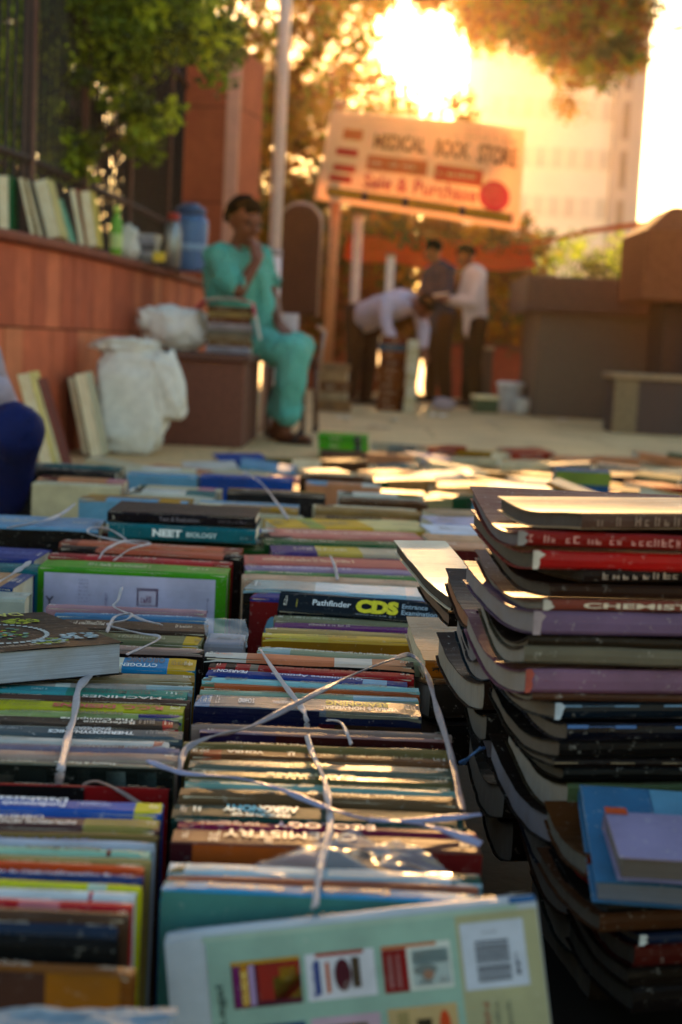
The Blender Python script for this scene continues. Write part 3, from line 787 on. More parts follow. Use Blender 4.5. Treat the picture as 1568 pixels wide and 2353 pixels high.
def hair(parent, c, R3, s=1.0, col='140e0b', bald=0):
    T = lambda x, y, z: Vector(c) + R3 @ (Vector((x, y, z)) * s)
    b = MB(); rg = random.Random(4)
    for k in range(150):
        u = Vector((rg.gauss(0, 1), rg.gauss(0, 1), rg.gauss(0, 1))).normalized()
        if u.z < .05 and u.y < .35: continue
        if u.z < .42 and u.y < -.35: continue
        if u.z < -.35: continue
        ball(b, T(u.x * .074, .016 + u.y * .092, .032 + u.z * .090), .026 * s)
    return remesh(b, 'hair', [plain(col, .95, "dark_hair", 90, .4, .8, .004, spec=.1)], parent, .009, 2)
skin_m = plain('6a3a22', .5, "brown_skin", 30, .12, .1, .002, spec=.4)
def folds(o, amp=.008, f=9, seed=0):
    for v in o.data.vertices:
        p = v.co; n_ = noise.noise(Vector((p.x * f + seed, p.y * f, p.z * f * .6))) + .5 * noise.noise(Vector((p.x * f * 2.3, p.y * f * 2.3 + seed, p.z * f)))
        v.co = p + v.normal * n_ * amp

# man in teal, seated on the plinth
Ym = 8.62
J = lambda x, y, dy=0: PY(x, y, Ym + dy)
man = empty('person', (0, 0, 0), 'person in pale teal kurta and trousers seated on the plinth, hand held to his mouth', 'person')
b = MB()
pel = J(545, 768, .05); che = J(535, 628, .02); nec = J(548, 566, .0); hc = J(562, 513, -.02)
RH = Matrix.Rotation(R(42), 3, 'Z') @ Matrix.Rotation(R(14), 3, 'X')
limb(b, [pel, che], [.145, .15]); limb(b, [che, nec, hc - Vector((0, 0, .04))], [.13, .055, .052])
head(b, hc, RH, 1.16)
shn = J(502, 590, -.10); eln = J(548, 668, -.26); wrn = J(592, 598, -.18)
limb(b, [che + Vector((-.02, -.05, .03)), shn, eln, wrn], [.07, .062, .046, .030]); ball(b, eln, .047)
hand(b, wrn, J(585, 540, -.12) - wrn, Vector((-.5, .5, .1)), 1.2, .75)
shf = J(600, 592, .16); elf = J(628, 690, .10); wrf = J(640, 742, -.12)
limb(b, [che, shf, elf, wrf], [.07, .06, .043, .030]); hand(b, wrf, J(662, 772, -.2) - wrf, Vector((0, 0, -1)), 1.1, .3, -1)
hpn = J(560, 785, -.05); knn = J(672, 810, -.28); ann = J(662, 962, -.22)
hpf = J(575, 785, .18); knf = J(690, 800, .10); anf = J(640, 965, .05)
for h_, k_, a_ in ((hpn, knn, ann), (hpf, knf, anf)): limb(b, [h_, k_, a_], [.085, .062, .042])
def foot(mb, an, tx, ty):
    t_ = Vector((tx, ty, 0)).normalized(); f0 = Vector((an.x, an.y, .035)); limb(mb, [an, f0 - t_ * .03 + Vector((0, 0, .02))], [.042, .04])
    limb(mb, [f0 - t_ * .06, f0 + t_ * .10, f0 + t_ * .17], [.036, .034, .026], (1.1, 1.1, .85))
foot(b, ann, .75, -.65); foot(b, anf, .5, -.85)
remesh(b, 'body', [skin_m], man, .0085, 5)
face_parts(man, hc, RH, 1.16); hair(man, hc, RH, 1.16)
teal = clothm('58ab9f', .0, "teal_cotton"); teal2 = clothm('5cb0a8', .0, "teal_trouser_cotton")
b = MB(); limb(b, [pel + Vector((0, 0, -.03)), pel.lerp(che, .5), che], [.185, .175, .18], (1, .9, 1)); limb(b, [che, nec - Vector((0, 0, .06))], [.165, .085])
limb(b, [shn + Vector((.05, .04, 0)), shn, shn.lerp(eln, .82)], [.09, .095, .082]); limb(b, [che + Vector((.1, .08, .02)), shf, shf.lerp(elf, .6)], [.09, .08, .07])
limb(b, [pel + Vector((.10, -.04, -.02)), J(600, 790, -.1)], [.15, .10], (1, 1, .8)); limb(b, [J(600, 640, .03), J(610, 745, .0)], [.085, .10], (.7, 1, 1))
o = remesh(b, 'kurta', [teal], man, .012, 4); folds(o, .034, 8, 3)
b = MB()
limb(b, [hpn, knn, knn.lerp(ann, .5), ann + Vector((0, 0, .04))], [.115, .098, .092, .088]); limb(b, [hpf, knf, knf.lerp(anf, .5), anf + Vector((0, 0, .07))], [.11, .095, .085, .082])
o = remesh(b, 'trousers', [teal2], man, .011, 3); folds(o, .022, 11, 8)
for an, tx, ty in ((ann, .75, -.65), (anf, .5, -.85)):
    t_ = Vector((tx, ty, 0)).normalized(); sd = Vector((-t_.y, t_.x, 0)); f0 = Vector((an.x, an.y, 0)); q = MB()
    v = []
    for z in (.002, .02):
        for k in range(16):
            a = 2 * math.pi * k / 16; v.append(f0 + t_ * (.055 + .14 * math.cos(a)) + sd * .052 * math.sin(a) + Vector((0, 0, z)))
    q.add(v, [tuple(range(16))[::-1], tuple(range(16, 32))] + [(k, (k + 1) % 16, 16 + (k + 1) % 16, 16 + k) for k in range(16)])
    q.tube([f0 + t_ * .10 + sd * .05 + Vector((0, 0, .02)), f0 + t_ * .11 + Vector((0, 0, .085)), f0 + t_ * .10 - sd * .05 + Vector((0, 0, .02))], .014, 8)
    q.build('sandal', plain('2a1c1a', .6, "dark_leather"), man)

def standing(label, x, yb, ytop, Y, face, shirt, trousers, bend=0, arm=None, seed=0, held=None):
    """face: turn about Z of the whole figure from facing the camera"""
    p0 = PY(x, yb, Y); zt = PY(x, ytop, Y).z; hgt = zt; s = hgt / 1.70
    m = empty('person', (p0.x, Y, 0), label, 'person', rot=(0, 0, R(face)))
    V = lambda a, b_, c: Vector((a, b_, c)) * s
    b = MB(); hipz = .90; fwd = Vector((0, -1, 0))
    ch = V(0, -.03 - .55 * math.sin(bend), hipz + .46 * math.cos(bend)); nk = V(0, -.06 - .72 * math.sin(bend), hipz + .58 * math.cos(bend)); hd = V(0, -.13 - .82 * math.sin(bend), hipz + .68 * math.cos(bend) - (.06 if bend else 0))
    pe = V(0, .02, hipz); RH = Matrix.Rotation(R(28) + bend * .5, 3, 'X')
    limb(b, [pe, ch], [.12 * s, .125 * s], (1.15, .85, 1)); limb(b, [ch, nk, hd - V(0, 0, .05)], [.10 * s, .055 * s, .05 * s]); head(b, hd, RH, s)
    limb(b, [ch + V(-.12, 0, .03), ch + V(.12, 0, .03)], [.07 * s, .07 * s])
    hands = []
    for q in (-1, 1):
        sh = ch + V(.19 * q, 0, .03); el = V(.24 * q, sh.y / s - .06, sh.z / s - .28) if not bend else sh + V(.03 * q, -.10, -.24)
        wr = V(.10 * q, sh.y / s - .30, sh.z / s - .26) if not bend else sh + V(-.02 * q, -.20, -.46)
        limb(b, [sh, el, wr], [.055 * s, .042 * s, .028 * s]); hand(b, wr, (V(0, -.1, .01) if not bend else V(0, -.05, -.1)), (0, 0, 1) if not bend else (0, 1, 0), s, .8, q)
        hands.append(wr)
        hp = V(.09 * q, .02, hipz - .04); kn = V(.10 * q, .0, .48); an = V(.11 * q, .03 + .03 * q, .08)
        limb(b, [hp, kn, an], [.09 * s, .06 * s, .04 * s]); t_ = Vector((.15 * q, -1, 0)).normalized()
        limb(b, [Vector((an.x, an.y + .02, .04)), Vector((an.x, an.y, .036)) + t_ * .15 * s], [.036 * s, .03 * s])
    remesh(b, 'body', [skin_m], m, .012, 3); hair(m, hd, RH, s); face_parts(m, hd, RH, s)
    b = MB(); limb(b, [pe + V(0, 0, -.06), pe.lerp(ch, .5), ch + V(0, 0, .02)], [.15 * s, .145 * s, .15 * s], (1.15, .9, 1)); limb(b, [ch + V(-.13, 0, .03), ch + V(.13, 0, .03)], [.085 * s] * 2); limb(b, [ch, nk - V(0, 0, .02)], [.11 * s, .07 * s])
    for q in (-1, 1):
        sh = ch + V(.19 * q, 0, .03); el = V(.24 * q, sh.y / s - .06, sh.z / s - .28) if not bend else sh + V(.03 * q, -.10, -.24)
        limb(b, [sh, el, el.lerp(hands[0 if q < 0 else 1], .8)], [.075 * s, .062 * s, .045 * s])
    o = remesh(b, 'shirt', [shirt], m, .014, 3); folds(o, .014, 8, seed)
    b = MB()
    for q in (-1, 1):
        hp = V(.09 * q, .02, hipz - .02); kn = V(.10 * q, .0, .48); an = V(.11 * q, .03 + .03 * q, .06); limb(b, [hp, kn, an], [.115 * s, .085 * s, .075 * s])
    o = remesh(b, 'trousers', [trousers], m, .014, 3); folds(o, .012, 8, seed + 2)
    for q in (-1, 1):
        an = V(.11 * q, .03 + .03 * q, 0); t_ = Vector((.15 * q, -1, 0)).normalized(); bb = MB()
        limb(bb, [Vector((an.x, an.y + .03, .035)), Vector((an.x, an.y, .03)) + t_ * .16 * s], [.046 * s, .036 * s], (1, 1, .8)); remesh(bb, 'shoe', [plain('1c1412', .5, "black_shoe")], m, .012, 2)
    if held:
        h = (hands[0] + hands[1]) / 2 + V(0, -.10, .03); q = MB(); q.box(-.14 * s, .14 * s, -.11 * s, .11 * s, 0, .014)
        o = q.build('open_book', plain(held, .8, "book_paper", 30, .1)); o.location = Vector((p0.x, Y, 0)) + Matrix.Rotation(R(face), 3, 'Z') @ h; o.rotation_euler = (R(12), 0, R(face))
        tag(o, 'white open book held in the hands of the man in the white shirt', 'book')
    return m
standing('person in a white shirt and dark trousers reading an open book, side on', 1078, 932, 566, 15.0, -80, clothm('c9c6cc', 0, "white_shirt"), clothm('241812', 0, "dark_brown_trousers"), seed=1, held='e8dcc8')
standing('person in a dark blue shirt standing behind the reader in white', 1000, 922, 556, 15.9, -60, clothm('2a3350', 0, "dark_blue_shirt"), clothm('3a2216', 0, "brown_trousers"), seed=5)
standing('person in a lilac shirt bending far over a pile of books', 826, 925, 530, 14.3, 36, clothm('b9b4cc', 0, "lilac_shirt"), clothm('38211a', 0, "dark_trousers"), bend=1.38, seed=9)

# person in navy cut by the left edge, crouching
Yn = 4.1
m = empty('person', (0, 0, 0), 'person crouching in navy blue trousers, mostly cut off by the left edge', 'person')
J2 = lambda x, y, dy=0: PY(x, y, Yn + dy)
pe = J2(-130, 1090, .35); ch = J2(-110, 850, .3); kn = J2(42, 985, -.1); an = J2(14, 1240, .1); an.z = .07; kf = J2(-60, 990, .5); af = J2(-70, 1180, .6); af.z = .07
hd = J2(-105, 690, .15); RH2 = Matrix.Rotation(R(60), 3, 'Z')
b = MB(); limb(b, [pe, ch], [.13, .13]); limb(b, [ch, hd - Vector((0, 0, .06))], [.10, .055]); head(b, hd, RH2)
sh = ch + Vector((.06, -.16, .05)); el = J2(-100, 900, -.1); wr = J2(-60, 960, .1)
limb(b, [sh, el, wr], [.055, .042, .03]); hand(b, wr, (.1, -.02, -.08), (0, 0, -1), 1, .5)
sh2 = ch + Vector((.02, .16, .05)); limb(b, [sh2, sh2 + Vector((.12, 0, -.25)), kf + Vector((-.02, 0, .08))], [.055, .042, .03]); hand(b, kf + Vector((-.02, 0, .08)), (.1, 0, -.03), (0, 0, -1), 1, .5)
limb(b, [pe, kn, an], [.09, .065, .04]); limb(b, [pe, kf, af], [.09, .065, .04]); 
for a_ in (an, af): limb(b, [Vector((a_.x, a_.y, .04)), Vector((a_.x + .14, a_.y - .05, .035))], [.038, .03])
remesh(b, 'body', [skin_m], m, .011, 3); hair(m, hd, RH2); face_parts(m, hd, RH2)
b = MB(); limb(b, [pe + Vector((0, 0, .02)), ch], [.165, .165]); limb(b, [ch, ch + Vector((0, 0, .1))], [.15, .08]); limb(b, [sh, el], [.08, .075]); limb(b, [sh2, sh2 + Vector((.12, 0, -.25))], [.08, .07])
limb(b, [ch + Vector((.1, -.05, -.15)), J2(-14, 905, -.02)], [.10, .06])
o = remesh(b, 'shirt', [clothm('a89aa8', 0, "patterned_shirt")], m, .014, 3)
b = MB(); limb(b, [pe, kn, kn.lerp(an, .5), an], [.13, .085, .075, .065]); limb(b, [pe, kf, af], [.14, .10, .08])
o = remesh(b, 'trousers', [clothm('0d1a52', 0, "navy_denim", .7, 14)], m, .011, 2); folds(o, .026, 7, 2)
for a_ in (an, af):
    b = MB(); limb(b, [Vector((a_.x - .03, a_.y, .035)), Vector((a_.x + .15, a_.y - .05, .03))], [.045, .036]); remesh(b, 'shoe', [plain('1c1412', .5, "black_shoe")], m, .012, 2)

# ------------------------------------------------------------------ things round the seated man
def blob(name, center, dims, mat, label, cat, seed=0, amp=.12, f=4, flat=True, sub=4, top=None, box=.6):
    bm = bmesh.new(); bmesh.ops.create_icosphere(bm, subdivisions=sub, radius=1)
    for v in bm.verts:
        p = v.co.copy(); q = Vector([math.copysign(abs(c) ** box, c) for c in p]); q *= 1.0
        n_ = noise.noise(p * f + Vector((seed, 0, 0))) + .6 * noise.noise(p * f * 2.2 + Vector((0, seed, 0))) + .35 * abs(noise.noise(p * f * 5 + Vector((0, 0, seed))))
        q += p * n_ * amp
        q = Vector((q.x * dims[0] / 2, q.y * dims[1] / 2, q.z * dims[2] / 2))
        if top: q = top(q, p)
        if flat: q.z = max(q.z, -dims[2] / 2)
        v.co = q
    me = bpy.data.meshes.new(name); bm.to_mesh(me); bm.free(); me.materials.append(mat)
    me.polygons.foreach_set('use_smooth', [True] * len(me.polygons))
    return me
sackm = clothm('f4f2ea', .12, "woven_white_plastic", .6, 26)
Ys = 7.15
c = PY(308, 935, Ys); w = 160 / FPX * Ys; r = empty('sack', (c.x, Ys, 0), 'tall white woven plastic sack standing on the ground before the plinth', 'sack')
def tp(q, p):
    if p.z > .3: q.x *= .93; q.y *= .9
    return q
me = blob('sack_body', None, (w * .98, .26, .52), sackm, '', '', 3, .15, 3.2, top=tp, box=.42); o = bpy.data.objects.new('body', me); link(o); o.parent = r; o.location = (-.015, 0, .262)
me = blob('sack_fold', None, (.15, .14, .34), sackm, '', '', 7, .22, 2.5, flat=False); o = bpy.data.objects.new('folded_mouth', me); link(o); o.parent = r; o.location = (w * .5, -.05, .34); o.rotation_euler = (0, R(-14), 0)
me = blob('sack_top', None, (.30, .20, .07), sackm, '', '', 12, .35, 3.5, flat=False); o = bpy.data.objects.new('crumpled_top', me); link(o); o.parent = r; o.location = (-.04, 0, .53)
Yg = 8.25
c = PY(403, 758, Yg); r = empty('white_bag', (c.x, Yg, .507), 'crumpled white cloth bag lying on the plinth beside the pile of books', 'bag')
me = blob('bag', None, (.36, .28, .245), clothm('f6f4f0', .1, "white_bag_cloth", .8, 14), '', '', 21, .26, 2.1, box=.8); o = bpy.data.objects.new('body', me); link(o); o.parent = r; o.location = (0, 0, .125)
me = blob('bag_knot', None, (.15, .12, .12), clothm('f6f4f0', .1, "white_bag_cloth", .8, 14), '', '', 25, .4, 2.1, flat=False); o = bpy.data.objects.new('knotted_corner', me); link(o); o.parent = r; o.location = (-.13, -.05, .17)

# blue water cooler jug on the wall, green bottle, papers
Yj = 9.4
def wallz(): return 1.008
c = PY(436, 560, Yj); r = empty('water_jug', (c.x, Yj, wallz()), 'round blue insulated water jug standing on the wall by the pillar', 'jug')
q = MB(); q.lathe([(.105, 0), (.115, .03), (.118, .30), (.112, .33), (.09, .355)], n=24); q.build('body', plain('3e6ea8', .35, "blue_plastic", 8, .1, .05, spec=.5), r, True)
q = MB(); q.lathe([(.095, .356), (.10, .37), (.10, .395), (.06, .42), (.05, .43)], n=24); q.build('lid', plain('32507c', .4, "dark_blue_plastic", 8, .1, .05), r, True)
q = MB(); q.lathe([(.1195, .13), (.1205, .135), (.1205, .165), (.1195, .17)], n=24); q.build('rim_band', plain('7fa4cc', .35, "pale_blue_plastic"), r, True)
q = MB(); q.tube([(-.115, 0, .30), (-.15, 0, .28), (-.152, 0, .12), (-.118, 0, .09)], .012, 8); q.build('handle', plain('8f9aa5', .4, "grey_plastic"), r, True)
c = PY(398, 570, Yj - .35); r = empty('steel_flask', (c.x, Yj - .35, wallz()), 'grey steel flask with a red rim left of the blue jug', 'flask')
q = MB(); q.lathe([(.045, 0), (.05, .01), (.05, .22), (.035, .27), (.03, .29)], n=18); q.build('body', plain('8a9096', .3, "brushed_steel", 60, .1, .1, metal=.8), r, True)
q = MB(); q.lathe([(.035, .291), (.038, .30), (.036, .335), (.01, .34)], n=18); q.build('cap', plain('a03028', .4, "red_plastic"), r, True)
c = PY(268, 540, 8.2); r = empty('green_bottle', (c.x, 8.2, wallz()), 'bright green plastic bottle with white cap standing on the wall', 'bottle')
q = MB(); q.lathe([(.03, 0), (.034, .01), (.034, .17), (.03, .20), (.016, .235), (.015, .26)], n=18); q.build('body', plain('6fae2a', .25, "green_plastic", 9, .1, .05), r, True)
q = MB(); q.lathe([(.019, .255), (.019, .285), (.015, .29)], n=18); q.build('cap', plain('c6e06a', .4, "lime_plastic"), r, True)
q = MB(); q.lathe([(.0345, .05), (.0355, .052), (.0355, .13), (.0345, .132)], n=18); q.build('label', plain('c8e090', .6, "pale_label"), r, True)
c = PY(292, 545, 8.3); r = empty('paper_cup', (c.x, 8.32, wallz()), 'crumpled white paper lying against the green bottle on the wall', 'paper')
me = blob('p', None, (.12, .1, .18), clothm('e4e2dc', .1, "white_paper", .8, 14), '', '', 5, .3, 2.4); o = bpy.data.objects.new('sheet', me); link(o); o.parent = r; o.location = (-.0, 0, .09)
r.name = 'crumpled_paper'

def flat_book(loc, L, W, T, yaw, col, label, group=None, page='d9cfb8', tilt=0, roll=0, **kw):
    """lying on its board, spine towards the camera; loc = centre of the underside"""
    rot = Matrix.Rotation(yaw, 3, 'Z') @ Matrix.Rotation(roll, 3, 'Y') @ Matrix.Rotation(tilt, 3, 'X') @ Matrix.Rotation(R(90), 3, 'X')
    # local Z (spine) -> -Y ; local Y -> Z
    off = rot @ Vector((0, T / 2, W / 2)) 
    o = Vector(loc) - rot @ Vector((0, 0, W / 2)) + (rot @ Vector((0, 1, 0))) * (T / 2)
    return make_book(o, rot, L, T, W, col, label, group=group, page=page, **kw)
GW = 'papers and books stacked on the wall'
zz = wallz(); c = PY(326, 575, 8.6)
for i, (t_, cc, dx, nm) in enumerate(((.035, '8f8a86', 0, 'bottom grey one'), (.03, 'b8b6bc', .01, 'second pale one'), (.04, '7d7a80', -.01, 'third dark grey one'), (.03, 'aeb0bd', .0, 'fourth lilac grey one'), (.028, 'c6c6cc', .01, 'topmost white one'))):
    flat_book((c.x + dx, 8.6, zz), .22 - .008 * i, .16, t_, R(6 - 4 * i), cc, f'book in the small pile on the wall by the blue jug, {nm}', GW, simple=True); zz += t_ + .001
r = empty('yellow_packet', (PY(366, 590, 8.35).x, 8.35, wallz()), 'small yellow packet lying on the wall before the blue jug', 'packet')
q = MB(); q.box(-.035, .035, -.02, .02, 0, .055); bevel_mod(q.build('wrapper', plain('d8b830', .5, "yellow_wrapper"), r), .006)

# books leaning on top of the wall
GL = 'books leaning on the wall against the railing'
def lean_book(px, py, Y, L, Wd, T, lean, col, label, yaw=0, group=GL, page='fff4d0', z0=None):
    """standing on its short end, leaning sideways to the left at the top, fore edge to the camera"""
    c = PY(px, py, Y); z0 = wallz() if z0 is None else z0
    rot = Matrix.Rotation(yaw, 3, 'Z') @ Matrix.Rotation(R(-lean), 3, 'Y') @ Matrix(((0, 1, 0), (0, 0, 1), (1, 0, 0)))
    # local X(length)->Z up, local Y(thickness)->X, local Z(spine)->Y away
    low = min((rot @ Vector((-L / 2, s * T / 2, 0))).z for s in (-1, 1))
    return make_book((c.x, Y, z0 - low), rot, L, T, Wd, col, label, group=group, page=page, simple=True)
lean_book(8, 470, 6.55, .26, .18, .05, 2, '1f7a52', 'green book standing upright on the wall at the left edge')
lean_book(62, 475, 6.65, .27, .18, .022, 14, '8a6a3a', 'slim tan book leaning on the wall right of the green one')
lean_book(78, 475, 6.7, .27, .18, .02, 16, '2a2a26', 'slim black book leaning on the wall before the thick cream one')
lean_book(108, 485, 6.8, .275, .19, .065, 16, 'd8cf9a', 'thick cream book leaning on the wall, its page edges lit')
lean_book(140, 510, 7.0, .22, .17, .025, 20, '7fb8a0', 'short mint green book leaning on the thick cream one')
lean_book(178, 500, 7.2, .28, .18, .03, 12, 'a8544a', 'rust red book leaning on the wall, second from the bottle')
lean_book(204, 500, 7.25, .275, .18, .05, 10, 'd8c878', 'pale yellow book leaning on the wall nearest the green bottle')
# leaning at the foot of the wall
GF = 'books leaning at the foot of the wall'
lean_book(82, 985, 5.9, .42, .20, .05, 16, 'e8d898', 'tall pale yellow book leaning against the wall foot behind the navy trousers', z0=0, group=GF)
lean_book(112, 985, 6.0, .40, .20, .02, 18, '7d3a34', 'thin dark red board leaning beside the tall pale yellow book', z0=0, group=GF)
lean_book(203, 955, 6.75, .40, .20, .055, 13, 'd8d2b8', 'white framed black and cream book leaning beside the white sack', z0=0, group=GF)
lean_book(180, 955, 6.85, .38, .20, .03, 13, '1c1a18', 'thin black book leaning behind the white framed one', z0=0, group=GF)

# pile on the plinth with a magazine draped over it
zz = .508; c = PY(528, 800, 8.15)
GP = 'pile of books on the plinth at the man\'s elbow'
for i, (t_, cc, nm) in enumerate(((.040, 'a8a4b0', 'lowest, lilac grey'), (.028, '8a6a4a', 'second, brown'), (.030, '9c8a74', 'third, dull tan'), (.03, '8a857c', 'fourth, grey'), (.035, 'b0a8ae', 'fifth, pale mauve'), (.03, '7a4a30', 'sixth, rust brown'), (.03, 'a89468', 'seventh, khaki'), (.03, '6d5138', 'topmost, dark brown'))):
    flat_book((c.x + .008 * math.sin(i * 2.2), 8.15, zz), .25, .18, t_, R(3 * math.sin(i * 1.7)), cc, f'book in the pile on the plinth, {nm}', GP, simple=True); zz += t_ + .001
r = empty('magazine', (c.x - .01, 8.13, zz), 'open pink edged magazine draped over the pile at the man\'s elbow', 'magazine')
v = []; 
for j in range(2):
    for k in range(19):
        s = (k / 18 - .5) * 2; x = .20 * s if abs(s) < .66 else math.copysign(.132 + .05 * (abs(s) - .66) / .34, s)
        z = .035 * (1 - s * s) if abs(s) < .66 else .02 - (abs(s) - .66) / .34 * (.20 if s > 0 else .05)
        v.append((x, -.12 + .24 * j, z + .004))
v += [(a, b_, z + .008) for a, b_, z in v]
f = [(k, k + 1, 20 + k, 19 + k) for k in range(18)] + [(38 + k, 57 + k, 58 + k, 39 + k) for k in range(18)] + [(k, 38 + k, 39 + k, k + 1) for k in range(18)] + [(19 + k, 20 + k, 58 + k, 57 + k) for k in range(18)]
mesh('sheets', v, f, [clothm('cfc8c4', .2, "magazine_paper", .5, 12), clothm('c8405a', .1, "pink_print")], r, [1 if (k % 18 in (0, 1, 2, 12, 13, 15)) else 0 for k in range(len(f))], True)
r = empty('paper_carton', (PY(665, 760, 8.9).x, 8.9, .0), 'pale lilac cardboard carton standing on a stool behind the man\'s knee', 'box')
zb = PY(665, 792, 8.9).z
q = MB(); q.box(-.055, .055, -.04, .04, zb, zb + .19); bevel_mod(q.build('box', plain('cbb4bc', .7, "lilac_card"), r), .004)
r = empty('stool', (PY(665, 760, 8.9).x, 8.9, 0), 'small dark wooden stool under the lilac carton', 'stool')
q = MB(); q.box(-.12, .12, -.10, .10, zb - .03, zb - .002); q.build('seat', plain('5c3320', .7, "dark_wood"), r)
for sx in (-1, 1):
    for sy in (-1, 1):
        q = MB(); q.tube([(.10 * sx, .08 * sy, zb - .031), (.11 * sx, .09 * sy, 0)], .012, 8); q.build('leg', plain('4c2a1a', .7, "stool_leg"), r)

# office chair
Yc = 9.9; c = PY(683, 700, Yc)
r = empty('office_chair', (c.x, Yc, 0), 'high backed brown padded chair standing behind the metal pole', 'chair')
zt = PY(683, 470, Yc).z; zb = PY(683, 724, Yc).z; w = .135
v = []; n_ = 12
out = [(-w, 0)] + [(-w * math.cos(a), (zt - zb - w * .9) + w * .9 * math.sin(a)) for a in [math.pi * k / n_ for k in range(n_ + 1)]] + [(w, 0)]
q = MB(); m_ = len(out); v = [(x, y, zb + z) for y in (-.05, .03) for x, z in out]
q.add(v, [tuple(range(m_))[::-1], tuple(range(m_, 2 * m_))] + [(k, (k + 1) % m_, m_ + (k + 1) % m_, m_ + k) for k in range(m_)])
bevel_mod(q.build('backrest', clothm('5a3628', 0, "brown_upholstery"), r), .02, 3)
q = MB(); q.tube([(x * 1.04, -.01, zb + z * 1.01) for x, z in out], .012, 8); q.build('frame', plain('b09088', .3, "chrome_tube", 9, .1, 0, metal=.6), r, True)
q = MB(); q.box(-.17, .17, -.38, .0, .42, .49); bevel_mod(q.build('seat', clothm('5a3628', 0, "brown_upholstery"), r), .02, 3)
for sx in (-1, 1):
    q = MB(); q.tube([(sx * .15, 0, .70), (sx * .20, -.08, .66), (sx * .20, -.28, .66), (sx * .18, -.3, .45)], .016, 8); q.build('armrest', plain('a08478', .4, "arm_tube"), r, True)
for sx in (-1, 1):
    for y in (-.34, .02):
        q = MB(); q.tube([(sx * .15, y, .44), (sx * .17, y, .02)], .013, 8); q.tube([(sx * .17, y, .0), (sx * .17, y, .02)], .02, 8); q.build('leg', plain('4a2c20', .5, "chair_leg", 9, .1, 0), r, True)

# boxes and piles in the middle distance
GB = 'piles of books on the ground behind the chair'
c = PY(765, 900, 12.6); zz = 0; k = 0
for t_, w_, cc, nm in ((.10, .30, '9a7a5c', 'bottom brown bundle'), (.07, .28, 'b8a488', 'second tan bundle'), (.09, .27, '7c5a40', 'middle dark brown bundle'), (.08, .27, 'b49a7a', 'fourth cream bundle'), (.07, .25, 'a08468', 'top tan bundle')):
    flat_book((c.x + .01 * (-1) ** k, 12.6, zz), w_, .22, t_, R(4 * (-1) ** k), cc, f'book pile right of the chair legs, {nm}', GB, simple=True); zz += t_ + .001; k += 1
c = PY(905, 935, 13.3); zz = 0; k = 0; rg = random.Random(8)
GB2 = 'tall pile of books in front of the bending man'
for nm in ('lowest', 'second from the ground', 'third from the ground', 'fourth from the ground', 'fifth from the ground', 'sixth from the ground', 'seventh from the ground', 'third from the top', 'second from the top', 'topmost'):
    t_ = .067; cc = ('6d3c1e', '7a4824', '5e3218', '84502a', '3f5f7c')[4 if k == 8 else rg.randrange(4)]
    # pages (fore edge) to the right
    root = flat_book((c.x + rg.uniform(-.01, .01), 13.3, zz), .32, .25, t_, R(rg.uniform(-5, 5)), cc, f'thick book in the tall brown pile before the bending man, {nm}', GB2, simple=True, page='efe2c4'); zz += t_ + .001; k += 1
# a second column of pale page edges beside it
zz = 0; c2 = PY(941, 945, 13.1)
for i in range(9):
    t_ = .072; flat_book((c2.x + rg.uniform(-.006, .006), 13.1, zz), .10, .2, t_, R(rg.uniform(-4, 4)), ('e8dcc0', 'ddd0b0', 'efe6d0')[i % 3], f'narrow cream book in the slim pale pile, {("lowest","second","third","fourth","fifth","sixth","seventh","eighth","topmost")[i]} from the ground up' if i else 'narrow cream book at the very bottom of the slim pale pile', 'slim pale pile beside the brown pile', simple=True); zz += t_ + .001

def carton(px, pb_, Y, w, h, d, c1, c2, label, yaw=0):
    a = PY(px, pb_, Y); r = empty('cardboard_box', (a.x, Y, 0), label, 'box', rot=(0, 0, R(yaw)))
    q = MB(); q.box(-w / 2, w / 2, 0, d, 0, h); bevel_mod(q.build('body', plain(c1, .8, "card_" + c1), r), .004)
    q = MB(); q.box(-w / 2 - .004, w / 2 + .004, -.004, d + .004, h + .001, h + .035); bevel_mod(q.build('lid', plain(c2, .35, "lid_" + c2, 12, .1, 0), r), .004)
carton(1120, 935, 13.8, .22, .13, .25, '4c5a3c', 'f0dca8', 'dark green box with a shining pale lid on the ground before the bollard', 8)
c = PY(1172, 925, 14.2); r = empty('plastic_bucket', (c.x, 14.2, 0), 'white plastic bucket beside the granite block', 'bucket')
q = MB(); q.lathe([(.10, 0), (.105, .01), (.13, .26), (.135, .27), (.125, .275)], n=20); q.build('body', plain('c4c4c8', .4, "white_plastic"), r, True)
q = MB(); q.lathe([(.137, .262), (.142, .268), (.142, .29), (.12, .30)], n=20); q.build('rim', plain('dcdcdc', .35, "bucket_rim"), r, True)
c = PY(1200, 925, 13.9); r = empty('carrier_bag', (c.x, 13.9, 0), 'small crumpled white carrier bag right of the bucket', 'bag')
me = blob('b', None, (.14, .12, .16), clothm('e0dcd4', .2, "white_bag_plastic", .4, 14), '', '', 31, .3, 2.4); o = bpy.data.objects.new('body', me); link(o); o.parent = r; o.location = (0, 0, .08)
c = PY(1020, 925, 14.0); r = empty('cloth_bundle', (c.x, 14.0, 0), 'pale cloth bundle lying at the feet of the two browsers', 'bundle')
me = blob('b', None, (.20, .16, .11), clothm('b8a8b0', .1, "pale_bundle_cloth", .7, 14), '', '', 41, .3, 2.4); o = bpy.data.objects.new('cloth', me); link(o); o.parent = r; o.location = (0, 0, .055)

# ------------------------------------------------------------------ the near bundles of books, spine up
GA = 'left bundle of old textbooks tied with white twine'
W_ = 'e8e2d4'
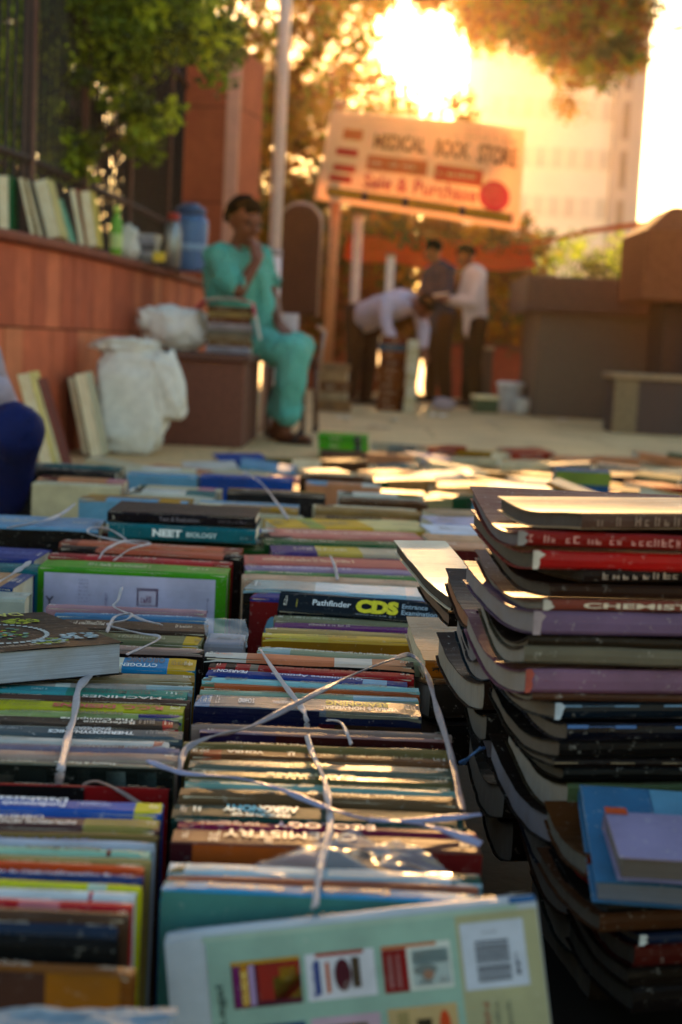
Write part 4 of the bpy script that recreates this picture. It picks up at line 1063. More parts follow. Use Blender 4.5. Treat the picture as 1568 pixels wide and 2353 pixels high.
# left bundle, far to near
B(60, 1500, 452, 1513, 30, .20, '2f7f9c', 'blue teal and yellow ORGANIC book at the back of the left bundle', group=GA, bands=((0, .58, 'd8dccc'), (.58, .84, '3a8fc0'), (.84, 1, 'c9a640')), texts=(("ORGANIC", .60, .82, .45, .95, '12303c'), ("CYTOGENETICS", .45, .78, .02, .34, 'c8e0e0')), marks=((.86, .96, .3, .7, '5a4a20'),))
B(40, 1538, 448, 1549, 18, .197, '9a7a28', 'mustard book with a frayed beige spine in front of the ORGANIC one', group=GA, bands=((0, 1, 'b0a084'),), marks=((.2, .7, .3, .7, '6a5a44'),))
B(-40, 1562, 442, 1573, 12, .20, 'b8b0a8', 'faded pinkish white book just in front of the mustard one', group=GA, bands=((.78, 1, 'a8c0c4'), (.35, .42, 'd8dcd4')), marks=((.45, .75, .25, .7, '6a5f58'),))
B(-40, 1570, 432, 1586, 19, .20, '4f9688', 'teal green FLUID MECHANICS book with dark upside down title', group=GA, bands=((.0, .42, '5aa8b0'),), texts=(("FLUID MECHANICS", .50, .82, .12, .48, '16302c'),), marks=((.45, .86, .56, .9, '2a3f3a'), (.05, .16, .3, .6, 'd0e4e0'), (.25, .33, .3, .6, 'd0e4e0'), (.90, .96, .2, .8, 'd0e4e0', .01)))
B(-40, 1589, 438, 1604, 11, .20, '6b5148', 'thin brown MACHINES book in front of the teal one', group=GA, texts=(("MACHINES", .48, .86, .15, .85, 'd8ccc0'),), marks=((.1, .3, .3, .7, 'b8a898'),))
B(-40, 1602, 425, 1619, 23, .20, 'c2bd2c', 'bright yellow book reading R.C.C. DESIGNS in red', group=GA, texts=(("R.C.C. DESIGNS", .36, .90, .12, .60, 'b8281c', True, .04), ("Reinforced Concrete", .40, .88, .68, .92, '5a5420')), marks=((.04, .30, .55, .80, '4a4618'), (.04, .30, .2, .38, '4a4618')))
B(-40, 1627, 420, 1640, 11, .20, '9fae7c', 'pale green ENGINEERING book with a navy right end', group=GA, bands=((.78, 1, '3a3c78'),), texts=(("ENGINEERING", .48, .70, .1, .9, '3a4430'),), marks=((.14, .36, .2, .8, '5a6448'),))
B(-40, 1640, 412, 1653, 22, .20, '473a30', 'dark brown book reading The Complete Reference with a red end', group=GA, bands=((.92, 1, 'c0402c'),), texts=(("The Complete", .40, .78, .48, .92, 'e8e0d0'), ("Reference", .52, .78, .08, .42, 'd8d0c0')), marks=((.80, .89, .2, .8, '9a8c7c', .012), (.93, .985, .2, .8, 'f0c0a8', .01)))
B(-40, 1662, 422, 1676, 24, .198, '5a666c', 'slate grey ENGINEERING THERMODYNAMICS book with a torn plastic wrapper', group=GA, texts=(("ENGINEERING", .42, .64, .52, .9, 'c8d0d4'), ("THERMODYNAMICS", .34, .76, .08, .46, 'e0e6e8', True, .03)), marks=((.05, .22, .4, .7, '8c969a'), (.82, .94, .3, .7, '8c969a')))
B(-40, 1688, 389, 1700, 16, .198, 'd4d2cc', 'scuffed white book with red corner marks near the front of the left bundle', group=GA, bands=((.92, .97, 'd09080'),), marks=((.05, .25, .3, .7, '8a8278'),))
B(-40, 1705, 412, 1716, 12, .199, '8f8698', 'lilac grey book reading FLUID MECHANICS upside down', group=GA, texts=(("FLUID MECHANICS", .46, .86, .15, .85, '4a3c48'),), marks=((.05, .35, .3, .8, '6a5a68'),))
B(-40, 1718, 410, 1730, 20, .199, 'b8a094', 'faded pink paperback with curled corners in the left bundle', group=GA, marks=((.28, .84, .3, .75, '8a4a48'), (.08, .2, .3, .6, '9a6a60'),))
B(-40, 1742, 402, 1756, 13, .20, '86806c', 'grey brown Theory book whose striped cover shows below', group=GA, texts=(("Theory & Practice", .38, .70, .2, .8, 'd8d4c0'),), marks=((.05, .3, .2, .8, 'b4b09c'),), front=((0, 0, 1, 1, '1e2624'), (.02, .3, .12, .95, '8c8a80', .06), (.30, .2, .44, .98, '6f7c7a', -.10), (.55, .2, .62, .98, '6f7c7a', -.05), (.70, .3, .80, .98, '7d8c8a', -.05), (.84, .3, .94, .98, '5a6a6a', -.03)), gloss=.3)
B(-40, 1796, 388, 1808, 7, .193, '9c1c18', 'red and black book standing in front of the striped cover', group=GA, front=((.0, .0, .55, 1, '1c1010'), (.56, 0, 1, 1, 'a01c18')))
GB_ = 'front left bundle of exam books'
B(-60, 1826, 377, 1842, 32, .20, '3f66b4', 'blue Fundamentals of Databases book with a yellow end', group=GB_, bands=((.86, 1, 'd8cc48'),), texts=(("Fundamentals of", .10, .50, .10, .48, 'd8e4f4'), ("Databases", .14, .50, .54, .95, 'd8e4f4')), marks=((.56, .74, .35, .7, '9cb4dc'),))
B(-60, 1868, 370, 1880, 30, .20, '6a4c4a', 'brown and khaki INSTRUMENTAL METHODS book right before the blue one', group=GB_, bands=((.60, 1, 'a89a60'),), texts=(("CHEMISTRY", .10, .38, .52, .92, 'e0d8d0'), ("INSTRUMENTAL METHODS", .10, .56, .08, .44, 'e0d8d0')), marks=((.62, .92, .55, .8, '5a5230'), (.62, .92, .15, .4, '5a5230')))
B(-60, 1906, 360, 1914, 13, .199, '7a6a44', 'thin dark khaki book in the front left bundle', group=GB_, marks=((.05, .8, .25, .75, '3a3220'),))
B(-60, 1920, 356, 1932, 13, .20, 'c8cede', 'thin white blue book in the front left bundle', group=GB_, marks=((.1, .7, .2, .8, '5a78b8', .02),))
B(-60, 1935, 347, 1949, 22, .20, 'a9d0bc', 'pale mint Research Methods book with a dark red bar', group=GB_, bands=((.76, .785, '7a1c20'),), texts=(("Research Methods", .30, .72, .25, .8, '3a5a50'),), marks=((.1, .28, .3, .7, '3a5a50'), (.82, .9, .3, .7, '6a9a9a')))
B(-60, 1958, 346, 1971, 13, .199, 'b0a070', 'tan book with plain spine behind the orange one', group=GB_)
B(-60, 1970, 332, 1986, 17, .20, 'd06030', 'orange exam book with white corner mark', group=GB_, marks=((.40, .70, .25, .8, 'e0a080'), (.2, .38, .3, .8, 'e0a080'), (.85, .95, .3, .7, 'f0d8c8')))
B(-60, 1992, 331, 2008, 20, .20, '24447c', 'navy blue book with pale lettering in front of the orange one', group=GB_, marks=((.16, .82, .25, .8, 'b8c8e4', .02), (.85, .95, .3, .7, '6a84b4'),))
B(-60, 2014, 326, 2030, 15, .20, 'd8d83c', 'lemon yellow book with black dots along its spine', group=GB_, marks=((.1, .6, .3, .7, '2a2a14', .05), (.75, .95, .3, .7, '2a2a14', .05)), bands=((.69, .8, 'c8dccc'),))
B(-60, 2030, 314, 2044, 22, .20, 'dce4e8', 'white book with a crimson bar in the front left bundle', group=GB_, bands=((.72, .745, 'b03050'),), marks=((.34, .62, .25, .75, '5a6a80'), (.1, .3, .3, .7, '6a7a90'), (.78, .92, .3, .6, 'b07080')))
B(-60, 2054, 308, 2070, 20, .20, 'c42c40', 'crimson book with a white stripe in the front left bundle', group=GB_, bands=((.3, .55, 'd88890'),), marks=((.1, .5, .3, .7, 'f0d8dc'),))
B(-60, 2078, 300, 2090, 24, .197, '5a4436', 'brown book with bent corner before the crimson one', group=GB_, marks=((.1, .7, .4, .7, '8a7460'),))
B(-60, 2108, 276, 2122, 22, .195, '26303e', 'dark blue black book with a beige line along the spine', group=GB_, bands=((0, 1, '2c3a50'),), page='b8a890')
B(-60, 2138, 275, 2150, 20, .190, '14110e', 'black book standing behind the dark red and white one', group=GB_, marks=((.1, .8, .55, .75, '7a6a54', .03),))
B(-60, 2196, 315, 2216, 34, .180, '8a5a30', 'front corner book with dark red and white cover', group=GB_, front=((0, 0, .48, .82, '6a1608'), (.48, 0, .50, .84, 'c86818'), (.50, 0, .93, .80, 'c2bdb0'), (0, .84, .48, 1, '5a4038'), (.48, .84, .93, 1, 'a8743c')), fronttexts=(("A", .02, .08, .5, .7, 'd8d0c0'),))
B(300, 2010, 327, 2013, 3, .196, 'c8b820', 'slim yellow leaflet showing at the side of the front left bundle', group=GB_) if False else None

# middle bundle, far to near
GM = 'middle bundle of old textbooks under crossed twine'
B(598, 1483, 968, 1506, 12, .203, 'a9ad94', 'pale grey green book at the very back of the middle bundle', group=GM, marks=((.1, .9, .3, .7, 'd8d8c8'),), bands=((.0, .2, 'b8c8c8'),))
B(475, 1494, 949, 1517, 15, .203, '141210', 'peach and white spined book with a black cover in the middle bundle', group=GM, bands=((0, .2, 'e4ddd4'), (.2, .62, 'd89070'), (.62, .80, 'ece0d4'), (.8, 1, 'd8a080')), marks=((.05, .14, .3, .7, 'c05030'),))
B(486, 1520, 951, 1546, 14, .199, 'b03028', 'red Pathology book near the back of the middle bundle', group=GM, bands=((.0, .03, '3a1c18'), (.08, .13, '2a1818'), (.2, .24, '8a8478')), marks=((.3, .8, .3, .7, '7a1c18'),))
B(481, 1535, 936, 1563, 15, .198, '24458c', 'royal blue PEARSON Quantitative Aptitude book', group=GM, texts=(("PEARSON", .05, .20, .3, .85, 'd8e0ec'), ("Quantitative Aptitude", .32, .78, .3, .85, 'a8b8d8')), bands=((.78, .9, '9cc0d8'),))
B(470, 1552, 962, 1577, 12, .199, '9fcfd4', 'light cyan Numerical Aptitude book in the middle bundle', group=GM, texts=(("Numerical Aptitude", .45, .85, .3, .9, '3a5a60'), ("S CHAND", .10, .2, .2, .8, '2a3a40')), bands=((0, .04, '8a8478'),))
B(466, 1566, 962, 1589, 11, .199, 'b4623c', 'rust orange book before the light cyan one', group=GM, marks=((.35, .8, .2, .8, '6a2c18'),), bands=((0, .06, '5a7a60'),))
B(462, 1580, 960, 1601, 11, .200, 'a8bca8', 'pale sage green Objective Arithmetic book', group=GM, texts=(("Objective Arithmetic", .28, .66, .2, .85, '35403a'), ("S CHAND", .07, .18, .2, .8, '35403a')), bands=((.7, 1, 'b8d0dc'),))
B(455, 1592, 960, 1614, 33, .200, '202a4c', 'thick slate blue VERBAL AND NON VERBAL REASONING book with yellow letters', group=GM, bands=((0, .07, '7a98b8'), (.07, .58, '6a7078'), (.58, 1, '7a7464')), texts=(("REASONING", .58, .86, .42, .82, 'd0c040', True, .03), ("VERBAL & NON-VERBAL", .56, .90, .10, .36, 'd8d8d0'), ("R.S. AGGARWAL", .34, .48, .36, .60, 'c8ccd0'), ("S CHAND", .19, .26, .3, .7, 'e0e4e8')), marks=((.09, .13, .2, .85, 'a8acb0', .01),), front=((0, 0, .55, 1, '1c2248'), (.55, 0, .62, .93, '5a2030'), (.62, 0, 1, .93, '4a3424')), gloss=.28)
GN = 'second middle bundle of old textbooks'
B(442, 1660, 1037, 1684, 8, .202, 'a08c84', 'torn pinkish grey paperback at the back of the second middle bundle', group=GN, marks=((.1, .5, .2, .7, '7a6460'),), gloss=.56)
B(463, 1671, 1035, 1695, 13, .201, 'b08a84', 'dusty pink book with purple cover below the torn paperback', group=GN, bands=((0, .25, '9a8490'),), marks=((.05, .2, .3, .7, '6a4a50'), (.3, .7, .3, .7, '8a5a54')), front=((0, 0, .3, 1, '2c1c44'), (.3, 0, 1, 1, '4a1418')), gloss=.56)
B(424, 1699, 1030, 1721, 11, .200, '8c7c54', 'thin olive beige book in the second middle bundle', group=GN, gloss=.56)
B(440, 1716, 1032, 1740, 20, .199, '7a5436', 'brown book lettered VOHRA with an orange mark', group=GN, texts=(("VOHRA", .14, .28, .3, .7, 'd8ccb8'), ("R.P.", .37, .40, .2, .8, 'c8bca8')), bands=((.05, .12, 'b05a3c'),), marks=((.5, .9, .35, .7, 'b09868'),), gloss=.56)
B(438, 1741, 1035, 1762, 22, .200, '6e7466', 'grey green glossy book BIOCHEMISTRY in the second middle bundle', group=GN, texts=(("BIOCHEMISTRY", .38, .52, .2, .85, 'd0b860'),), marks=((.04, .1, .3, .7, '4a7a74'), (.15, .35, .35, .7, 'a0a48c')), gloss=.30)
B(430, 1766, 1036, 1788, 21, .200, '6c6440', 'olive book reading Genetics in wide pale letters', group=GN, texts=(("Genetics", .30, .64, .15, .85, 'b8b084'),), marks=((.06, .12, .3, .7, 'c8c4a4'),), gloss=.30)
B(428, 1789, 1044, 1812, 15, .200, '8fb4ac', 'pale cyan paperback with bent pages', group=GN, gloss=.5, marks=((.3, .8, .3, .6, '6a8a80'),))
B(417, 1804, 1050, 1828, 22, .200, '7c6248', 'brown Plant Physiology book with a frayed spine', group=GN, texts=(("Plant Physiology", .45, .8, .25, .75, 'b8a484'), ("Rastogi Publications", .2, .38, .3, .65, 'a89474')), gloss=.56)
B(402, 1842, 1060, 1866, 38, .196, '17463f', 'dark teal book reading PRINCIPLES OF AGRONOMY upside down', group=GN, texts=(("AGRONOMY", .17, .43, .42, .92, '58c0d0', True, .04), ("PRINCIPLES OF", .20, .40, .08, .34, '58c0d0', True, .03)), marks=((.07, .12, .3, .7, '9ac8c8', .03),), gloss=.6)
B(412, 1880, 1090, 1905, 20, .196, '8a2c50', 'magenta book lettered ECOLOGY behind the brown chemistry book', group=GN, texts=(("ECOLOGY", .32, .66, .1, .9, 'd0a8b8'),), marks=((.08, .28, .25, .75, 'c89cac'),))
B(402, 1899, 1095, 1926, 42, .197, '7a4e42', 'thick pinkish brown BIOCHEMISTRY book lettered in cream', group=GN, texts=(("CHEMISTRY", .16, .60, .45, .95, 'c8b8a8'),), marks=((.12, .16, .1, .9, 'd0c4b8', .008), (.30, .33, .1, .9, 'd0c4b8', .008)), front=((0, 0, .07, 1, '4a1424'), (.07, 0, .5, 1, 'b4641c'), (.5, 0, .68, 1, '3a2c38'), (.68, 0, 1, 1, '6a1410')), gloss=.56)
GO = 'blue books at the front of the middle column'
B(393, 1975, 1100, 2003, 32, .194, 'b4ccd8', 'white and ice blue book with a dark green left end', group=GO, bands=((0, .05, '2a5a4a'), (.9, 1, '2f5a4c')), marks=((.08, .14, .3, .6, '7a8a90'), (.18, .3, .3, .55, '3a4a58', .02), (.7, .9, .3, .6, '5a7088')))
B(388, 2008, 1098, 2034, 8, .193, 'c07a64', 'thin salmon booklet behind the sky blue book', group=GO)
B(381, 2016, 1094, 2048, 34, .194, '6fa0a8', 'sky blue Essentials of Plant Breeding book with teal grey cover', group=GO, bands=((0, 1, '4aa0cc'), ), texts=(("Plant Breeding", .14, .38, .25, .75, '1c4a68'), ("Essentials of", .44, .72, .25, .75, '1c3c5c')), marks=((.05, .10, .3, .7, '24688c', .04),), front=((0, 0, 1, 1, '5f938f'), (.13, 0, .22, .72, '2c6cb0', .06), (.22, 0, .75, .68, 'c8c49a', .02)), fronttexts=(("Plant", .05, .10, .15, .80, '14302c', 'v'), (None, .30, .6, .50, .58, 'a04030')))

# upper bundles
GU = 'bundle with the green framed book'
B(150, 1237, 560, 1259, 10, .205, '9a5a4a', 'worn salmon spined book three behind the green framed one', group=GU, bands=((.1, .9, 'cc7a60'),), marks=((.2, .8, .3, .7, 'e0b8a0'),))
B(150, 1250, 562, 1274, 9, .203, '2a1c18', 'black and salmon book two behind the green framed one', group=GU, bands=((.2, .9, 'c4705a'),), marks=((.3, .5, .3, .7, 'c8a040'),))
B(122, 1268, 536, 1290, 9, .204, '9c2430', 'red spined book right behind the green framed one', group=GU, bands=((.2, .9, 'b84a4c'),))
B(110, 1283, 530, 1303, 20, .205, '5aa03a', 'book with bright green frame round a lilac white back cover', group=GU, front=((.035, .0, .94, .955, 'd4d0ea'), (.525, .71, .64, .86, '8a2c6c'), (.537, .72, .628, .835, 'd8d0e4', 0, 1), (.48, .66, .64, .69, '3a8a3c')), fronttexts=(("Y", .045, .09, .68, .76, '4a4458', 'n'), (None, .22, .285, .90, .915, '8a84a4'), (None, .22, .285, .87, .885, '8a84a4'), (None, .22, .285, .84, .855, '8a84a4'), (None, .22, .285, .81, .825, '8a84a4'), (None, .22, .285, .78, .795, '8a84a4'), (None, .22, .285, .75, .765, '8a84a4'), (None, .22, .285, .72, .735, '8a84a4'), (None, .36, .38, .70, .87, '8a84a4'), (None, .55, .615, .74, .80, '6a3058'), (None, .90, .92, .68, .80, '6a6484')), gloss=.4)
GV = 'bundle of brown paperbacks beside the black book'
B(112, 1386, 476, 1400, 9, .188, 'b08c94', 'thin pink striped booklet in front of the green framed book', group=GV, marks=((.3, .8, .3, .7, '8a4a60'),))
B(130, 1404, 478, 1416, 9, .188, '5a84a8', 'thin blue booklet in front of the pink striped one', group=GV, marks=((.3, .9, .3, .7, 'b8ccdc'),))
B(150, 1419, 480, 1432, 25, .190, '4c382a', 'dark brown glossy book with frayed spine among the paperbacks', group=GV, gloss=.56)
B(200, 1449, 470, 1462, 22, .190, '7a7a5c', 'khaki book with a yellow patch at its right end', group=GV, bands=((.85, .99, 'c8a838'),), marks=((.3, .7, .3, .7, 'a4a484'),))
B(230, 1478, 470, 1489, 12, .192, '2a1a16', 'pinkish spined book just behind the ORGANIC one', group=GV, bands=((0, 1, 'b09488'),))
GL2 = 'books at the left edge behind the black one'
B(-60, 1180, 243, 1192, 26, .215, '181412', 'light blue spined book with black cover lettered in red', group=GL2, bands=((0, 1, '7aa4c4'),), front=((.60, 0, .98, .55, 'd09a20'),), fronttexts=(("N", .42, .50, .20, .62, 'b02030'), ("I", .22, .26, .20, .62, 'b02030'), ("I", .54, .58, .20, .62, 'c03a50')), gloss=.3)
B(-60, 1252, 120, 1262, 28, .203, '2c3f84', 'indigo blue book at the left edge in front of the black lettered one', group=GL2, marks=((.2, .9, .3, .7, '4a5ca0'),))
B(-60, 1290, 112, 1296, 16, .201, '1f7078', 'teal book at the left edge before the indigo one', group=GL2, marks=((.4, .9, .3, .7, '3a949c'),))
B(-60, 1310, 82, 1318, 38, .199, '1f4a80', 'tan and blue bordered book at the left edge', group=GL2, bands=((0, .8, 'b49070'),), front=((0, 0, .85, .7, 'a8a898'),))
B(-60, 1354, 74, 1360, 18, .196, 'b8bcb4', 'pale grey book at the left edge just behind the black one', group=GL2)
GW2 = 'upper right bundle behind the light blue spined book'
B(606, 1190, 955, 1196, 20, .205, 'd8b040', 'golden yellow spined book behind the pink ones', group=GW2, bands=((.6, 1, 'e0ce9a'), (.2, .3, 'a8b060')))
B(610, 1212, 952, 1222, 17, .203, 'd08a80', 'pink red spined book behind the bottle green one', group=GW2, marks=((.1, .9, .3, .7, 'e8c0b0'),))
B(600, 1234, 935, 1244, 12, .201, '2c6038', 'bottle green book in the upper right bundle', group=GW2)
B(620, 1250, 955, 1262, 18, .199, '54407a', 'violet and yellow striped book in front of the bottle green one', group=GW2, bands=((.3, .6, 'c8b058'), (.6, 1, 'c8b8a0')))
B(561, 1272, 975, 1288, 22, .202, 'c07068', 'salmon red spined book in the bundle behind the light blue one', group=GW2, marks=((.1, .6, .3, .7, 'e8c8a0'),))
B(562, 1296, 968, 1308, 12, .200, '9a88a4', 'lilac spined book between the salmon and green ones', group=GW2, marks=((.1, .6, .3, .7, 'd8d0dc'),))
B(562, 1309, 965, 1323, 10, .200, '3c7a44', 'slim green spined book behind the cream one', group=GW2)
B(558, 1316, 970, 1334, 12, .200, 'd0b098', 'cream peach book right behind the light blue spined one', group=GW2)
B(569, 1329, 1020, 1352, 24, .202, '12100f', 'light blue grey spined book with glossy black cover, tied with twine', group=GW2, bands=((0, .35, '8aa4ac'), (.35, .8, 'a8ccdc'), (.8, 1, 'd0d8dc')), marks=((.05, .1, .2, .8, 'e0e8ec', .02), (.2, .33, .3, .7, '6a8088')), gloss=.3)
GC = 'bundle with the CDS guide'
B(594, 1352, 1010, 1380, 22, .196, '8a1c20', 'indigo spined book with red cover and pale blue emblem beside the CDS guide', group=GC, bands=((0, 1, '2c3480'),), front=((.08, .45, .17, .85, '8ab8d0', 0, 0, 1), (.06, .0, .3, .38, '1a1c18')), marks=((.15, .4, .3, .7, '9a70a8'),))
B(646, 1354, 1020, 1382, 56, .216, '16222c', 'black book reading Pathfinder CDS Entrance Examination in yellow and white', lean=48, group=GC, texts=(("CDS", .475, .735, .14, .84, 'd8cc1c', False, .07), ("Pathfinder", .21, .445, .36, .66, 'd8dce0', False), ("Entrance", .755, .91, .52, .76, '9ab0c0', False), ("Examination", .755, .97, .2, .44, '9ab0c0', False)), marks=((.48, .73, .05, .09, 'c8d0d8', .01), (.11, .13, .2, .85, 'a89a30', .01)), wear=.3, gloss=.34)
B(632, 1411, 1012, 1430, 13, .186, '8c8a70', 'pale olive book in front of the CDS guide', group=GC, marks=((.1, .4, .3, .7, 'd0d0b8'),))
B(632, 1427, 1012, 1444, 12, .185, '6a2070', 'bright purple book in front of the olive one', group=GC)
B(612, 1440, 980, 1456, 10, .186, 'b8a070', 'cream spined book behind the mustard one', group=GC)
B(604, 1452, 975, 1466, 11, .185, 'a87c14', 'mustard yellow book with a plain cover', group=GC, bands=((0, .4, 'd8c070'), (.4, 1, 'e0b868')))

# flat books: NEET guide and the black book above it
def F(xl, yl, xr, yr, tpx, Y, W, col, label, **kw):
    a = PY(xl, yl, Y); b = PY(xr, yr, Y); d = b - a; L = d.length; T = tpx / FPX * Y; m = (a + b) / 2
    yaw = math.atan2(d.y, d.x); roll = -math.asin(max(-.5, min(.5, d.z / L)))
    m2 = m + Vector((0, W / 2, -T))
    return flat_book(m2, L, W, T, yaw, col, label, roll=roll, **kw)
GT = 'flat pair with the NEET guide'
B(255, 1222, 590, 1232, 30, .188, '2a5a2c', 'dark green book standing under the NEET guide', group=GT)
F(250, 1202, 588, 1218, 36, 2.78, .18, '2f7480', 'teal NEET BIOLOGY guide lying flat with its spine forward', group=GT, texts=(("NEET", .30, .50, .25, .82, 'e8eef0', False, .05), ("BIOLOGY", .53, .74, .3, .68, 'c0d4d8', False, .03)), marks=((.10, .12, .2, .8, 'a8c8cc', .01), (.9, .95, .35, .6, 'a8c8cc')), page='e8e0cc')
F(247, 1174, 588, 1190, 26, 2.79, .18, '1c1620', 'black book lying flat on the teal NEET guide', group=GT, texts=(("Test & Evaluation", .35, .62, .3, .75, '6a6470', False),), marks=((.75, .95, .4, .7, '6a6470'),), page='e8e0cc')
# right column
GX = 'white spined bundle at the right behind the lit cover'
B(968, 1168, 1090, 1170, 14, .215, 'a08c74', 'beige spined book at the back of the small right bundle', group=GX)
B(966, 1184, 1095, 1188, 18, .213, 'b8b4cc', 'lilac white book in the small right bundle', group=GX)
B(964, 1203, 1105, 1208, 20, .212, 'd8dcea', 'bluish white book in the small right bundle', group=GX)
B(968, 1225, 1108, 1230, 14, .210, 'd0a888', 'peach spined book behind the oxblood one', group=GX)
B(972, 1240, 1115, 1247, 14, .209, '5a1410', 'oxblood red book at the front of the small right bundle', group=GX, bands=((0, 1, 'c89a80'),))

# plastic wrapped book between bundles
pw = B(480, 1452, 566, 1456, 26, .183, 'a8a4ac', 'grey white book wrapped in crinkled clear plastic', group=None)
def sheetmesh(name, corners, n, amp, seed, label, cat, f=9, group=None, mat=None):
    a, b, c, d = corners; org = (a + b + c + d) / 4; v = []
    for j in range(n + 1):
        for i in range(n + 1):
            u, w = i / n, j / n; p = (a * (1 - u) + b * u) * (1 - w) + (d * (1 - u) + c * u) * w
            q = abs(noise.noise(Vector((u * f + seed, w * f, seed)))) * 2 + .6 * abs(noise.noise(Vector((u * f * 2.3, w * f * 2.3 + seed, seed))))
            v.append(p - org + Vector((.002 * math.sin(q * 5), .002 * math.cos(q * 4), q * amp * (1 if j else .3))))
    ff = [(j * (n + 1) + i, j * (n + 1) + i + 1, (j + 1) * (n + 1) + i + 1, (j + 1) * (n + 1) + i) for j in range(n) for i in range(n)]
    o = mesh(name, v, ff, mat or film(), None, None, True); o.location = org
    return tag(o, label, cat, group)
sheetmesh('plastic_wrap', (P(470, 1420, .200), P(566, 1424, .200), PY(572, 1492, 1.95), PY(478, 1490, 1.95)), 14, .003, 2, 'crinkled clear plastic wrapping the grey book between bundles', 'wrapping', 1.2)
sheetmesh('plastic_film', (P(760, 1925, .200), P(960, 1960, .200), P(1075, 2052, .197), P(560, 2010, .199)), 40, .010, 5, 'torn clear plastic film glinting orange over the sky blue book', 'wrapping', 1.8)
sheetmesh('plastic_bag', (PY(-20, 2326, .86), PY(400, 2322, .86), PY(400, 2400, .80), PY(-20, 2400, .80)), 40, .008, 9, 'crumpled clear blue plastic bag along the bottom left edge', 'bag', 2.2, None, clothm('8fa4b4', .3, "bluish_plastic", .65, 40))

# big black book lying across the left bundle, page edges forward
fr = P(285, 1540, .203); zt = .243
A1 = P(285, 1473, zt); A2 = P(100, 1385, zt)
ud = (A2 - A1); ud.z = 0; W1 = ud.length; ud.normalize(); vd = Vector((-ud.y, ud.x, 0))   # vd points to the camera left
if vd.x > 0: vd = -vd
L1 = .29; T1 = .038
cen = A1 + ud * W1 / 2 + vd * L1 / 2; cen.z = .203
# page fore edge faces the camera: spine away; local Z(spine) along ud, length along -vd, front board up
Rb = Matrix((( -vd.x, 0, ud.x), (-vd.y, 0, ud.y), (0, -1, 0)))   # columns: X, Y, Z
if Rb.determinant() < 0: Rb = Matrix(((vd.x, 0, ud.x), (vd.y, 0, ud.y), (0, -1, 0)))
Rt = Matrix.Rotation(R(2.2), 3, vd)
Rb = Rt @ Rb
o_ = Vector((cen.x, cen.y, .2035 + T1 / 2)) - ud * W1 / 2
rgb = random.Random(3); fl_ = []
for k in range(44):   # ring of pale mosaic pieces
    a = 2 * math.pi * k / 44; cu, cv = .60 + .20 * math.cos(a), .42 + .26 * math.sin(a); fl_.append((cu - .010, cv - .014, cu + .010, cv + .014, 'b8c8cc', .004, 1))
for k in range(60):
    a = rgb.uniform(0, 6.28); r0 = rgb.uniform(.02, .13); cu, cv = .60 + r0 * math.cos(a), .42 + 1.3 * r0 * math.sin(a)
    fl_.append((cu - .011, cv - .014, cu + .011, cv + .014, rgb.choice(('6a9a7a', '8aa83c', 'c05a3c', '9ab8c0', '5a8a88')), rgb.uniform(-.01, .01), 1, 1))
for (cx_, cy_, cs) in ((.80, .72, ('a8b83c', 'c0c860', '8a9a30')), (.90, .22, ('a8c4d0', 'b8d0d8', '8ab0c0')), (.46, .72, ('a8c4d0', '7aa088', 'c05a3c')), (.74, .14, ('a8c4d0', '8aa83c', '9ab8c0'))):
    for k in range(34):
        a = rgb.uniform(0, 6.28); r0 = rgb.random() ** .5; cu, cv = cx_ + .085 * r0 * math.cos(a), cy_ + .075 * r0 * math.sin(a)
        if cu > .98 or cv > .97: continue
        fl_.append((cu - .010, cv - .014, cu + .010, cv + .014, rgb.choice(cs), rgb.uniform(-.012, .012), 1))
bb = make_book(o_, Rb, L1, T1, W1, '1c1714', 'large black paperback with mosaic cover lying across the left bundle, pages forward', group=None, front=tuple(fl_), fronttexts=(("DATA", .64, .86, .84, .94, 'a0a038', 'f'), ("ANALYTICS", .20, .58, .84, .94, '8a9aa0', 'f'), (None, .3, .8, .04, .08, '8a8478')), page='a9b0c0', wear=.25, gloss=.62)

# front mint back cover, tilted
Yf = .985
TLp, TRp = PY(379, 2146, Yf), PY(1228, 2056, Yf); d = TRp - TLp; L3 = d.length
rot = Matrix.Rotation(math.atan2(d.y, d.x), 3, 'Z') @ Matrix.Rotation(-math.asin(d.z / L3), 3, 'Y') @ Matrix.Rotation(R(-16), 3, 'X')
T3 = .024; D3 = .195
org = (TLp + TRp) / 2 - rot @ Vector((0, -T3 / 2, D3))
fr_ = [(.107, 0, .78, .955, 'a4bfb4', 0, 0), (.78, 0, 1, .955, 'b4b294', 0, 0), (.10, .955, .95, .975, 'b4c8bc', 0, 0), (.93, .978, 1, 1, '3f70a8', 0, 0)]
def mini(u0, v0, u1, v1, items):
    for a, b, c, d_, col in items: fr_.append((u0 + (u1 - u0) * a, v0 + (v1 - v0) * b, u0 + (u1 - u0) * c, v0 + (v1 - v0) * d_, col, 0, 2))
fr_ += [(.17, .71, .355, .875, '5a1438', 0, 1), (.37, .71, .555, .875, 'e0e0ea', 0, 1), (.575, .71, .76, .875, 'd8dcd8', 0, 1)]
mini(.17, .71, .355, .875, [(.02, .04, .12, .9, '7a2c6a'), (.13, .04, .24, .9, 'c08a20'), (.25, .04, .33, .9, 'b8a0c8'), (.38, .12, 1, .9, 'a03818'), (.6, .12, 1, .6, '7a7a18'), (.7, .5, .95, .8, 'c8a820'), (.0, .92, 1, 1, 'c8a020')])
mini(.37, .71, .555, .875, [(.12, .12, .20, .85, '3a4a8a'), (.28, .14, .34, .8, 'c87a5a'), (.66, .2, .78, .85, '5a4a3a'), (.15, .92, .85, 1, 'b04a2c')])
